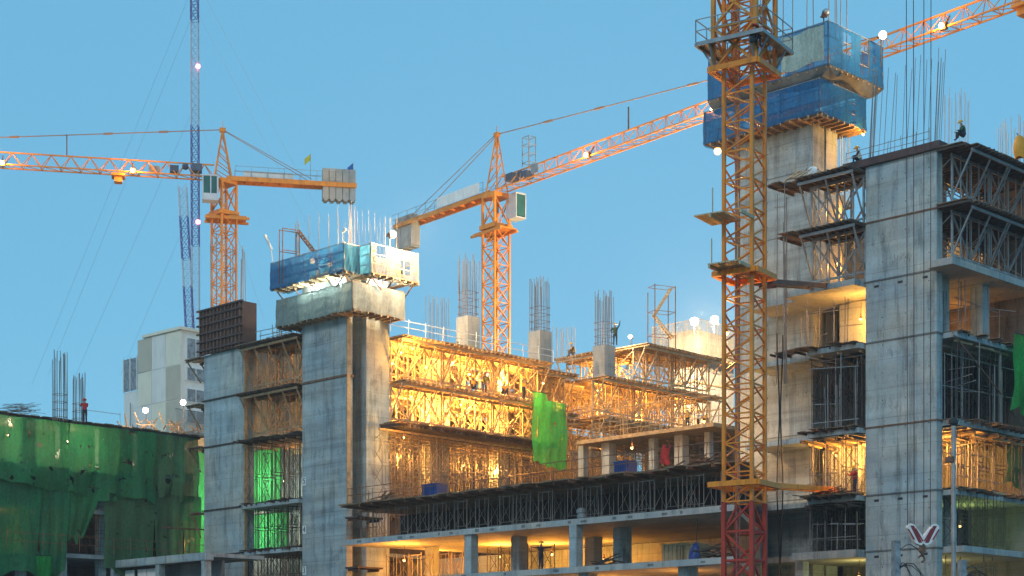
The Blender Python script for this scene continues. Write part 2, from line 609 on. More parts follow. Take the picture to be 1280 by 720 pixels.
part(RB, 'painted_shade', 'painted_shade', (3.0, 3.1, 4.9, 9.4, 7.71 + H, 10.55 + H))
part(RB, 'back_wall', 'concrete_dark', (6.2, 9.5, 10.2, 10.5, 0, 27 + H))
part(RB, 'inner_wall', 'concrete', (1.6, 4.6, 3.2, 3.5, 10.9 + H, 14.6 + H))
part(RB, 'inner_wall', 'concrete_light', (2.6, 2.9, 6.6, 9.4, 10.9 + H, 14.6 + H))
part(RB, 'inner_wall', 'concrete_light', (3.0, 3.3, 5.2, 8.6, 19.9 + H, 23.25 + H))
part(RB, 'inner_wall', 'concrete_light', (2.8, 3.1, 8.3, 10.2, 23.6 + H, 30 + H))
part(RB, 'inner_wall', 'concrete', (0.7, 2.4, 0.6, 0.9, 19.9 + H, 23.35 + H))
part(RB, 'column', 'concrete', (4.6, 5.4, -0.3, 0.5, 19.9 + H, 23.35 + H))
part(RB, 'column', 'concrete', (2.2, 2.7, 0.3, 0.9, 7.65 + H, 10.6 + H))
part(RB, 'column', 'concrete', (0.0, 0.6, 9.2, 9.8, 0, 7.25 + H))
def ragged(root, x0, x1, y0, y1, z, axis, mat='plywood', out=.6):
    """Loose formwork boards and bearers left along a slab edge."""
    b, j = MB(), MB()
    a, e = (x0, x1) if axis == 'x' else (y0, y1)
    while a < e:
        q = random.uniform(.35, 1.1)
        o = random.uniform(-.3, out)
        t = random.uniform(-.03, .05)
        if axis == 'x':
            b.box(a, min(e, a + q - .03), y0 - o, y1, z + t, z + t + .05)
            j.box(a + .1, a + .19, y0 - o - random.uniform(0, .4), y1, z - .17, z - .03)
        else:
            b.box(x0 - o, x1, a, min(e, a + q - .03), z + t, z + t + .05)
            j.box(x0 - o - random.uniform(0, .4), x1, a + .1, a + .19, z - .17, z - .03)
        a += q
    b.build('edge_board', mat, root)
    j.build('edge_bearer', 'dark_timber', root)


ragged(RB, -1.4, 1.0, 8.8, 10.9, 30.15 + H, 'y', 'plywood', .4)
ragged(RB, -1.3, 1.0, 8.8, 10.4, 26.95 + H, 'y', 'plywood', .4)
for z in (10.96, 14.96, 19.96):
    ragged(RB, .7, 13, -1.0, .3, z + H, 'x', 'plywood', .7)
    ragged(RB, -.8, .2, 4.95, 8.7 if z < 19 else 10.6, z + H, 'y', 'plywood', .8)
ragged(RB, -.9, .2, 4.95, 8.8, 10.4 + H, 'y', 'dark_timber', .5)
ragged(RB, .7, 13, -.9, 1.5, 14.45 + H, 'x', 'timber', .4)
ragged(RB, -.7, 3, 4.95, 8.7, 14.45 + H, 'y', 'timber', .4)
for z in (9.66, 13.16, 6.06):
    ragged(LT, -.4, .4, 5.1, 12.0, z + H, 'y', 'dark_timber', .3)
ragged(LT, -.4, 2, 5.1, 12.0, 17.9 + H, 'y', 'dark_timber', .4)
for z in (30.32, 27.06):
    ragged(RB, -.25, .7, -2.0, -.08, z + H, 'x', 'plywood', .2)
part(RB, 'roof_edge_beam', 'formwork_steel', (-0.25, 0.7, -0.3, 6.2, 30.32 + H, 30.75 + H))

# ---- podium: front runs left-away from (12.2, 91.6) to (-11.3, 116) ----
PD = thing('podium_building', 'wide concrete podium with lit open storeys below the scaffolded floors', 'building', (12.2, 91.6, 0), R(-45))
# local x runs along the front towards the viewer's right (x=0 at the near right end, negative to the left), local y runs inward
PL = 34.0


def slab_poly(mb, z0, z1, back, f=0.0, x1=0.0):
    mb.prism([(-PL, f), (x1, f), (x1 - back * 0.62, back), (-PL + 3, back)], z0 + H, z1 + H)


for z, f, mat in ((3.0, 0, 'concrete_light'), (6.75, 0.0, 'concrete_light'), (9.6, 0.0, 'concrete_light')):
    mb = MB()
    slab_poly(mb, z - 0.36, z, 16, f)
    mb.build('slab', mat, PD)
mb = MB()
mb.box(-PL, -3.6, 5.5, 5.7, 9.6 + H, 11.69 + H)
mb.build('painted_shade', 'painted_shade', PD)  # panel added to paint the shade of this podium storey
mb = MB()
slab_poly(mb, 11.7, 12.0, 15, 1.6)
mb.build('slab', 'plywood', PD)
mb = MB()
mb.box(-PL - 14, -8, 13.0, 13.3, 0, 9.2 + H)
mb.build('back_wall', 'concrete', PD)
# front and inner columns, by photo column on the front plane
def fx(px, off=0.0):
    """Local x on the podium front (offset inward) seen at photo column px."""
    k = (px - 640) / FPX
    ox, oy = 12.2 + 0.70711 * off, 91.6 + 0.70711 * off
    return (k * oy - ox) / (0.70711 * (1 + k))


for px, off, wd in ((589, 0.5, 0.62), (720, 0.3, 0.58), (649, 3.5, 0.75), (778, 3.5, 0.8), (742, 7.5, 0.8), (540, 5.5, 0.7)):
    x = fx(px, off)
    part(PD, 'column', 'concrete', (x - wd / 2, x + wd / 2, off - wd / 2, off + wd / 2, 6.75 + H, 9.24 + H))
for px, off in ((600, 1.2), (735, 1.2), (860, 1.2), (690, 6), (800, 6)):
    x = fx(px, off)
    part(PD, 'column', 'concrete', (x - 0.4, x + 0.4, off - 0.4, off + 0.4, 0, 6.39 + H))
stain = MB()
for k in range(26):
    x = -PL + 0.8 + k * 1.28 + random.uniform(-.3, .3)
    zz = 9.6 if k % 3 else 6.75
    stain.box(x, x + random.uniform(.15, .5), -0.006, 0.02, zz + H - 0.26, zz + H - random.uniform(.06, .14))
stain.build('cast_pocket', 'concrete_dark', PD)['kind'] = 'stuff'

# ---- upper building (behind the flying forms) ----
UB = thing('scaffolded_building', 'long upper building full of yellow lit timber formwork and scaffolding', 'building', FM.o, FM.yaw)
part(UB, 'slab', 'plywood', (-1.2, 15.6, 0.0, 9.5, 18.2 + H, 18.3 + H))
jm = MB()
xx = -1.1
while xx < 15.4:
    jm.box(xx, xx + .1, -0.5 + random.uniform(-.25, .1), 9.4, 18.0 + H, 18.196 + H)
    xx += .5
jm.build('deck_joist', 'dark_timber', UB)
jm = MB()
xx = -1.2
while xx < 15.4:
    q = random.uniform(.5, 1.3)
    jm.box(xx, xx + q - .03, -.45 + random.uniform(-.35, .2), 1.0, 18.303 + H, 18.36 + H)
    xx += q
jm.build('deck_board', 'plywood', UB)
part(UB, 'back_wall', 'dark_timber', (4.5, 36, 9.6, 9.9, 9 + H, 21.4 + H))  # dark colour put in as painted shade between the lit struts
part(UB, 'back_wall', 'dark_timber', (4.2, 18, 12.6, 12.8, 21.5 + H, 27.2 + H))  # dark again, painted shade behind the upper forms
part(UB, 'inner_column', 'concrete_light', (5.6, 7.6, 3.6, 4.8, 12 + H, 24.3 + H))
part(UB, 'inner_column', 'concrete_light', (13.4, 14.6, 4.2, 5.4, 12 + H, 24.3 + H))
# terrace slab whose edge faces left, in front of the right block
def UBl(px, Y):
    return FM.l(Vector(((px - 640) / FPX * Y, Y, 0)))


e0, e1 = UBl(721, 128.6), UBl(903, 120)
print('terrace', e0, e1)
part(UB, 'slab', 'timber', (e0.x, e0.x + 13, e1.y, e0.y, 18.02 + H, 18.3 + H), label='timber edged terrace slab')
mb = None
for px, py0, wd in ((729, 551, 12), (761, 549, 18), (817, 543, 12), (852, 540, 18), (886, 536, 11)):
    Y = 128.6 - (px - 721) / 182.0 * 8.6 + 1.2
    p = FM.l(W(px, 560, Y))
    h = wd / FPX * Y / 1.38 / 2
    part(UB, 'column', 'concrete_light', (p.x - h, p.x + h, p.y - h, p.y + h, 12 + H, 18.0 + H))
part(UB, 'back_wall', 'concrete_dark', (e0.x + 8, e0.x + 8.3, e1.y, e0.y, 12 + H, 18 + H))


# ================================================================== FLYING FORMS
FORMS = {}


def flying_form(key, L, D, Hh, deck_mat='plywood', truss_mat='timber', joist_mat='dark_timber'):
    root = thing('flying_form', 'timber flying form', 'flying form', (0, 0, -500))
    d = MB()
    n = max(3, int(L / 1.2))
    for k in range(n):
        a, b = k * L / n, (k + 1) * L / n
        d.box(a, b - 0.02, -0.45 + random.uniform(-.12, .1), D, Hh - 0.06, Hh)
    d.build('deck_board', deck_mat, root)
    j = MB()
    k = 0.15
    while k < L:
        j.box(k, k + 0.09, -0.55 + random.uniform(-.12, .05), D, Hh - 0.22, Hh - 0.063)
        k += 0.46
    j.build('joist', joist_mat, root)
    e = MB()
    e.beam((0, -0.1, Hh - 0.31), (L, -0.1, Hh - 0.31), 0.1, 0.17)
    e.build('edge_beam', truss_mat, root)
    for y in (1.2, D - 0.8):
        t = MB()
        t.beam((0, y, Hh - 0.32), (L, y, Hh - 0.32), 0.1, 0.18)
        t.beam((0, y, 0.55), (L, y, 0.55), 0.09, 0.12)
        m = max(2, int(round(L / 1.9)))
        for i in range(m + 1):
            x = 0.1 + i * (L - 0.2) / m
            t.beam((x, y, 0.02), (x, y, Hh - 0.4), 0.11, 0.11)
            if i < m:
                x2 = 0.1 + (i + 1) * (L - 0.2) / m
                if i % 2:
                    t.beam((x, y, 0.6), (x2, y, Hh - 0.45), 0.08, 0.1)
                else:
                    t.beam((x, y, Hh - 0.45), (x2, y, 0.6), 0.08, 0.1)
            if i < m and y < 2:
                for f_ in (.33, .67):
                    t.beam((x + f_ * (L - .2) / m, y - .15, 0.02), (x + f_ * (L - .2) / m, y - .15, Hh - 0.25), 0.06, 0.06)
            if y < 2:      # kickers carrying the overhang, and cross ties
                t.beam((x, y, 0.6), (x, -0.05, Hh - 0.4), 0.08, 0.09)
        t.build('truss', truss_mat, root)
    b = MB()
    m = max(2, int(round(L / 1.9)))
    for i in range(m + 1):
        x = 0.1 + i * (L - 0.2) / m
        b.beam((x + .07, 1.2, 0.75), (x + .07, D - 0.8, 0.75), 0.05, 0.07)
        b.beam((x + .07, 1.2, 0.65), (x + .07, D - 0.8, Hh - 0.5), 0.05, 0.06)
        b.beam((x - .07, 1.2, Hh - 0.5), (x - .07, D - 0.8, 0.65), 0.05, 0.06)
    b.build('cross_brace', truss_mat, root)
    FORMS[key] = [root, False]
    return root


def place_form(key, fr, x, y, z, yawdeg, label, group):
    rec = FORMS[key]
    p = fr.w(x, y, z + H)
    if not rec[1]:
        rec[1] = True
        o = rec[0]
        o.location = p
        o.rotation_euler = (0, 0, R(yawdeg))
        o['label'] = label
        o['group'] = group
    else:
        copy_tree(rec[0], p, R(yawdeg), label, group)


flying_form('long', 5.1, 5.2, 3.18, 'timber', 'pale_timber', 'timber')
flying_form('grey', 4.3, 5.0, 3.35, 'plywood', 'galvanised', 'dark_timber')
flying_form('bay', 7.0, 4.2, 3.4, 'plywood', 'timber', 'dark_timber')
flying_form('cornerbay', 3.9, 3.5, 3.4, 'plywood', 'galvanised', 'dark_timber')

GA = 'timber flying forms along the yellow lit facade'
bayname = ['next to the left tower', 'in the middle of the long facade', 'beside the hanging green net']
for li, (z, ln) in enumerate(((21.5, 'roof level'), (18.3, 'second row from the top'))):
    for b in range(3):
        place_form('long', FM, b * 5.15 - 0.2, 0.3, z, 45, f'yellow lit timber form, {ln}, {bayname[b]}', GA)
bn2 = ['at the left corner of the stepped block', 'in the middle of the stepped block', 'of the stepped block just left of the crane mast']
for b in range(3):
    place_form('long', FK, b * 5.15, 0.3, 21.5, 45, f'timber form on upper floor {bn2[b]}', GA)
for b in range(3):
    place_form('long', FK, b * 5.15 + 0.3, 0.6, 18.3, 45, f'timber form on lower floor {bn2[b]}', GA)
for b in range(2):
    place_form('long', FT, b * 5.15, 0.3, 24.7, 45, f'raised timber flying form on the topmost deck, {["under the scaffold stair", "below the two bright floodlights"][b]}', GA)
for b in range(3):
    place_form('long', FM, b * 5.15 - 0.2, 7.0, 21.5, 45, f'rear timber flying form, roof level, {bayname[b]}', GA)
    place_form('long', FM, b * 5.15 - 0.2, 7.0, 18.3, 45, f'rear timber form, second row from the top, {bayname[b]}', GA)
    place_form('long', FK, b * 5.15, 5.9, 21.5, 45, f'rear timber form on upper floor {bn2[b]}', GA)
for z, ln in ((21.5, 'roof level'), (18.3, 'second row')):
    place_form('long', FM, 15.3, 2.4, z, 45, f'set back timber form beyond the green net, {ln}', GA)
    place_form('long', FM, 18.6, 4.6, z, 45, f'deeper set back timber form left of the stepped block, {ln}', GA)
# left-facing return of the stepped block and the roof deck left of it
place_form('long', FK, 0.2, 10.4, 21.5, -45, 'timber flying form facing left between the green net and the stepped block', GA)
place_form('long', FT, 0.0, 10.2, 24.7, -45, 'topmost timber flying form facing left beside the reaching worker', GA)

GB = 'grey flying forms on the corner building'
for li, (z, ln) in enumerate(((27.05, 'top floor'), (23.8, 'floor below the top'))):
    for b in range(3):
        place_form('grey', FR, 0.72 + b * 4.35, -1.7, z, 45, f'grey form on the {ln}, {["just right of the wide corner column", "second bay right of the corner column", "last bay at the picture edge"][b]}', GB)
place_form('cornerbay', FR, -1.1, 8.75, 26.8, -45, 'ragged grey flying form between lift core and corner column, upper one', GB)
place_form('cornerbay', FR, -1.0, 8.7, 23.65, -45, 'grey flying form between lift core and corner column, lower one', GB)
GC = 'timber flying forms in the bay of the left tower'
for z, ln in ((21.65, 'upper'), (18.05, 'lower')):
    place_form('bay', FL, -0.35, 12.05, z, -45, f'orange lit timber flying form in the tall left tower bay, {ln} one', GC)

# ================================================================== SHORING SCAFFOLDS
SHORE = {}


def shoring(key, w_, d_, h, mat='scaffold_steel', lift=1.6, r=0.03, head=True):
    root = thing('shoring_tower', 'steel shoring tower', 'scaffold', (0, 0, -500))
    for y in (0, d_):
        f = MB()
        for x in (0, w_):
            f.tube((x, y, 0), (x, y, h), r)
        z = 0.15
        while z < h - 0.3:
            top = min(z + lift - 0.12, h - 0.1)
            f.tube((0, y, z + .1), (w_, y, z + .1), r * .8)
            f.tube((0, y, top), (w_, y, top), r * .8)
            f.tube((w_ * .28, y, z + .1), (w_ * .28, y, top), r * .65)
            f.tube((w_ * .72, y, z + .1), (w_ * .72, y, top), r * .65)
            z += lift
        f.build('ladder_frame', mat, root)
    b = MB()
    z = 0.2
    while z < h - 0.5:
        top = min(z + lift - 0.2, h - 0.15)
        for x in (0, w_):
            b.tube((x, 0, z), (x, d_, top), r * .6)
            b.tube((x, d_, z), (x, 0, top), r * .6)
        z += lift
    b.build('cross_brace', mat, root)
    if head:
        t = MB()
        for y in (0, d_):
            t.beam((-0.3, y, h + 0.06), (w_ + 0.3, y, h + 0.06), 0.1, 0.13)
        t.build('head_beam', 'timber', root)
    SHORE[key] = [root, False]


def place_shore(key, p, yawdeg, label, group):
    rec = SHORE[key]
    if not rec[1]:
        rec[1] = True
        rec[0].location = p
        rec[0].rotation_euler = (0, 0, R(yawdeg))
        rec[0]['label'] = label
        rec[0]['group'] = group
    else:
        copy_tree(rec[0], p, R(yawdeg), label, group)


shoring('tall', 1.2, 1.2, 5.75)
shoring('low', 1.2, 1.1, 1.95, 'scaffold_steel', 1.9, 0.022, False)
shoring('mid', 1.2, 1.2, 2.0, 'scaffold_steel', 1.8, 0.03, False)
shoring('five', 1.2, 1.2, 4.5, 'shaded_steel', 2.1, 0.026)
shoring('three', 1.2, 1.2, 3.3, 'shaded_steel', 1.6, 0.026)

# double height shoring under the third deck of the long facade
for i in range(9):
    for j in range(3):
        place_shore('tall', FM.w(-1.6 + i * 1.75 + random.uniform(-.12, .12), 0.7 + j * 1.9, 12.02 + H), 45,
                    'rusty shoring tower standing in the double height yellow lit storey', 'shoring towers under the third deck')
for i in range(7):
    Y = 128.0 - i * 1.25
    for j in range(2):
        p = FM.l(W(728 + i * 27, 560, Y + 2.4 + j * 2.2))
        place_shore('tall', FM.w(p.x, p.y, 12.02 + H), 45, 'rusty shoring tower between the pale columns under the terrace', 'shoring towers under the terrace')
# dark storey of the podium
for i in range(17):
    x = -PL + 1.6 + i * 1.92 + random.uniform(-.5, .5)
    p = Vector((12.2, 91.6, 0)) + Vector((0.70711 * x, -0.70711 * x, 0)) + Vector((0.70711, 0.70711, 0)) * 0.45
    place_shore('low', (p.x, p.y, 9.6 + H), -45, 'pale scaffold frame standing in the dark storey along the podium edge', 'scaffold frames in the dark podium storey')
for px in (492, 520, 543, 566, 607, 632, 668):
    x, off = fx(px, 4.0), 4.0 + random.uniform(-.8, .8)
    p = Vector((12.2, 91.6, 0)) + Vector((0.70711 * x, -0.70711 * x, 0)) + Vector((0.70711, 0.70711, 0)) * off
    place_shore('mid', (p.x, p.y, 6.75 + H), -45 + random.uniform(-8, 8), 'low scaffold frame on the lit podium floor', 'scaffold frames on the lit podium floor')
# left tower bay
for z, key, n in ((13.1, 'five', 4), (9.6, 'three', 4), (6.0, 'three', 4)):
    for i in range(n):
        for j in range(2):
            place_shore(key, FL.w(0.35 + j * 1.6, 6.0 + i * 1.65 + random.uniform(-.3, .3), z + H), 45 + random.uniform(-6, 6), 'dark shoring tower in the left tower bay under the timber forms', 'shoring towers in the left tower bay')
# corner building
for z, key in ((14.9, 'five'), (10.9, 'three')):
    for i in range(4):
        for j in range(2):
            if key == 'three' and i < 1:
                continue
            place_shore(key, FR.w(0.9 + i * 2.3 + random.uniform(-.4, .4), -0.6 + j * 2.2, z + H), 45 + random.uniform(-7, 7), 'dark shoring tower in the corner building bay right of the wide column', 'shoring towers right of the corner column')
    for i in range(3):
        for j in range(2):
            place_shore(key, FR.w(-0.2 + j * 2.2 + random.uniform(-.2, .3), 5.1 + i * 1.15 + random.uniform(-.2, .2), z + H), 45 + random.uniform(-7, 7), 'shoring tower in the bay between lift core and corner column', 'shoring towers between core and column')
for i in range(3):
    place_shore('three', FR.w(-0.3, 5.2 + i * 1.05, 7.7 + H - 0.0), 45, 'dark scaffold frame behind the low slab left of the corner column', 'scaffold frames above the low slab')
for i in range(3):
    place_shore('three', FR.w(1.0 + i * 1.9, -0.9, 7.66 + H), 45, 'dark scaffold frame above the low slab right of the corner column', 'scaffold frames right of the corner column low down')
# netted building, seen through the gaps of the net
for z in (9.4, 12.8):
    for i in range(9):
        place_shore('three', FN.w(0.4 + i * 1.9, 0.6, z + H), 45, 'dim scaffold frame behind the torn green netting', 'scaffold frames behind the green netting')


# ------------------------------------------------------------------ guard rails
def guard_rail(pts, label, mat='galvanised', h=1.0, rails=2, step=1.6, r=0.028, group=None, planks=False):
    o = Vector(pts[0])
    root = thing('guard_rail', label, 'guard rail', o, 0, group)
    for a, b in zip(pts[:-1], pts[1:]):
        a, b = Vector(a) - o, Vector(b) - o
        n = max(1, int((b - a).length / step))
        for k in range(n + 1):
            p = a.lerp(b, k / n)
            MB().tube(p, p + Vector((random.uniform(-.06, .06), 0, h + random.uniform(-.08, .2))), r).build('post', mat, root)
        for q in range(rails):
            zz = Vector((0, 0, h * (q + 1) / rails - 0.06))
            MB().tube(a + zz + Vector((0, 0, random.uniform(-.06, .06))), b + zz + Vector((0, 0, random.uniform(-.06, .06))), r).build('rail', mat, root)
    return root


guard_rail([FM.w(-1.5, -0.1, 24.7 + H), FM.w(15.2, -0.1, 24.7 + H)], 'thin guard rail along the roof deck of the long yellow facade', 'white_paint')
guard_rail([FM.w(-0.6, 1.2, 24.7 + H), FM.w(-0.6, 8.5, 24.7 + H)], 'thin guard rail on the roof deck end beside the left tower')
P0 = Vector((12.2, 91.6, 0))


def pd(x, y, z):
    return P0 + Vector((0.70711 * x + 0.70711 * y, -0.70711 * x + 0.70711 * y, z + H))


guard_rail([pd(-PL + 1, -0.15, 12.05), pd(0, -0.15, 12.05)], 'rusty two bar guard rail along the podium working deck', 'rusty_steel', 1.1, 2, 1.9)
guard_rail([FR.w(-0.1, 0.4, 30.76 + H), FR.w(-0.1, 6, 30.76 + H)], 'thin guard rail on top of the wide corner column', 'rebar_steel', 0.7, 2, 0.8, 0.02)
guard_rail([FL.w(2, 6, 25.1 + H), FL.w(2, 12, 25.1 + H)], 'guard rail behind the brown steel form on the left tower roof')
guard_rail([FN.w(6, 0.2, 19.2 + H), FN.w(10, 0.2, 19.2 + H)], 'light guard rail behind the worker on the netted roof', 'white_paint', 1.0, 1, 2)

# working deck strip of the podium with loose planks
wd = thing('working_deck', 'ragged timber working deck projecting above the dark podium storey', 'working deck', P0 + Vector((0, 0, 12 + H)), R(-45))
mb = MB()
x = -PL + 0.5
while x < -0.2:
    ww = random.uniform(0.5, 1.3)
    mb.box(x, x + ww - 0.04, -0.15 + random.uniform(-.45, .25), 1.55, -0.09 + random.uniform(-.03, .03), 0.0)
    x += ww
mb.build('plank', 'plywood', wd)
mb = MB()
for k in range(22):
    x = -PL + 1 + k * 1.5
    mb.beam((x, -0.35 + random.uniform(-.4, .2), -0.19), (x + random.uniform(-.2, .2), 1.5, -0.19), 0.1, 0.14)
mb.build('bearer', 'rusty_steel', wd)


# ================================================================== NETS
def drape(name, label, fr, x0, x1, y, ztop, zbot, mat, narrow=0.0, lean=0.0, n=18, m=26, amp=0.12, pinch=0.45, turn=0.0):
    root = thing(name, label, 'safety net', fr.w(x0, y, 0), fr.yaw + R(turn), None)
    ph = random.uniform(0, 9)
    wdt = x1 - x0

    def fn(u, v):
        z = ztop + (zbot - ztop) * v
        s = 0 if v < pinch else (v - pinch) / (1 - pinch)
        xx = wdt * (0.5 + lean * s + (u - 0.5) * (1 - narrow * s))
        a = amp * (0.4 + v)
        yy = a * math.sin(u * 17 + ph + 2 * v) + a * 0.6 * math.sin(u * 41 + ph * 2) + a * math.sin(v * 7 + u * 3 + ph)
        return (xx, yy, z + 0.22 * math.sin(u * 9 + ph) * v + random.uniform(-.1, .1) * v)
    MB().grid(fn, n, m).build('net_sheet', mat, root, smooth=True)
    rp = MB()
    rp.tube((0, 0, ztop), (wdt, 0, ztop), 0.035)
    rp.build('net_rope', 'cable', root)
    return root


tn = lambda px: tpx(FN, px)
# netted building
NB = thing('netted_building', 'low building wrapped in green netting on the left', 'building', FN.o, FN.yaw)
NX0 = -9
for z in (5.8, 9.35, 12.7, 15.9):
    part(NB, 'slab', 'concrete_light' if z == 9.35 else 'concrete', (NX0, 16.5, 0.1, 12, z + H - 0.3, z + H))
part(NB, 'roof_slab', 'dark_timber', (NX0, 16.8, -0.35, 12, 18.85 + H, 19.05 + H))
part(NB, 'back_wall', 'concrete_dark', (NX0, 16.5, 9, 9.3, 0, 18.8 + H))
part(NB, 'side_wall', 'painted_shade', (16.2, 16.45, 1.3, 9, 0, 18.8 + H))  # near-black, so gaps in the net show painted shade
for k in range(8):
    x = NX0 + 1.2 + k * 3.3
    part(NB, 'column', 'concrete', (x - .3, x + .3, 0.6, 1.2, 0, 18.85 + H))
rf = MB()
for k in range(30):
    x = NX0 + 1 + k * 0.85
    rf.box(x, x + 0.7, -0.55 + random.uniform(-.2, .2), 0.4, 19.06 + H, 19.1 + H + random.uniform(0, .06))
rf.build('roof_plank', 'plywood', NB)
drape('safety_net', 'upper left green net lit through near its top edge', FN, NX0, tn(84), -0.45, 18.9 + H, 14.0 + H, 'torn_green_net', 0, 0, 24, 12)
drape('safety_net', 'upper green net with torn holes above the dark opening', FN, tn(82), tn(190), -0.5, 18.9 + H, 13.6 + H, 'torn_green_net', 0, 0, 24, 12)
drape('safety_net', 'olive upper net next to the left tower column', FN, tn(188), tn(244), -0.45, 18.9 + H, 13.9 + H, 'olive_net', 0, 0, 20, 12)
DR = [(-60, 48, 716, .12, 0.0, 'green_net', 'dark green hanging net drape in the bottom left corner'),
      (44, 84, 716, .2, -.03, 'green_net', 'narrow green net drape tied in above the bright green rag'),
      (80, 122, 676, .55, -.22, 'torn_green_net', 'green net drape pulled left above the dark opening'),
      (128, 190, 716, .04, -.02, 'olive_net', 'olive green net drape right of the dark opening'),
      (189, 226, 716, .16, .03, 'olive_net', 'olive net drape between two dark slits'),
      (224, 248, 712, .3, .1, 'torn_green_net', 'net drape against the left tower column')]
for a, b, yb, nw, ln, mt, lab in DR:
    Yb = FN.w(tn((a + b) / 2), 0).y
    drape('safety_net', lab, FN, tn(a), tn(b), -0.35, 14.3 + H, zat(yb, Yb), mt, nw, ln, 16, 20, 0.05, 0.15)
drape('safety_net', 'small bright green net rag at the foot of the netted building', FN, tn(40), tn(60), -0.6, zat(695, 122), zat(740, 122), 'bright_green_net', 0, 0, 8, 8, .06)
drape('safety_net', 'bright green net strip between netted building and left tower', FL, 1.5, 6.5, 20.6, 18.2 + H, 9 + H, 'bright_green_net', 0, 0, 8, 10, .05)
drape('safety_net', 'bright green net behind the shoring of the left tower bay, upper one', FL, 3.4, 7.4, 16.0, 17.9 + H, 13.3 + H, 'bright_green_net', 0, 0, 10, 8, .06, .45, -90)
drape('safety_net', 'bright green net behind the shoring of the left tower bay, lower one', FL, 3.4, 8.4, 16.0, 12.9 + H, 9.7 + H, 'bright_green_net', 0, 0, 10, 8, .06, .45, -90)


def xat(fr, px, y):
    """Local x on the line at offset y seen at photo column px."""
    k = (px - 640) / FPX
    return (k * (fr.o.y + .70711 * y) - (fr.o.x - .70711 * y)) / (.70711 * (1 - k))


xa, xc = xat(FM, 666, -.95), xat(FM, 708, -.95)
Yn = FM.w(xa + .6, -.95).y
gn = thing('safety_net', 'bright light green net hanging from the yellow lit facade below a bulb', 'safety net', FM.w(xa, -.95), FM.yaw)


def hang(u, v):
    top = zat(490, Yn) if u < .42 else zat(499, Yn)
    bot = zat(578, Yn) if u < .42 else zat(583, Yn)
    z = top + (bot - top) * v + .12 * math.sin(u * 14) * v + random.uniform(-.05, .05) * v
    return ((xc - xa) * u + .05 * math.sin(v * 9 + u * 4), .06 * math.sin(u * 21 + v * 3) + .05 * math.sin(u * 9 - v * 8), z)


MB().grid(hang, 26, 20, ((.1, .16, .55, .63), (.66, .7, .3, .34))).build('net_sheet', 'bright_green_net', gn, smooth=True)
MB().tube((0, 0, zat(490, Yn)), ((xc - xa) * .42, 0, zat(490, Yn)), .03).build('net_rope', 'cable', gn)
p = Vector((xat(FR, 1269, -1.75), 0, 0))
drape('safety_net', 'green net at the picture edge on the corner building, upper one', FR, p.x, p.x + 4, -1.75, zat(425, 101), zat(520, 101), 'bright_green_net')
p = FR.l(W(1258, 500, 101.5))
drape('safety_net', 'green net at the picture edge on the corner building, lower one', FR, p.x, p.x + 4, -0.2, zat(545, 101), zat(605, 101), 'green_net')


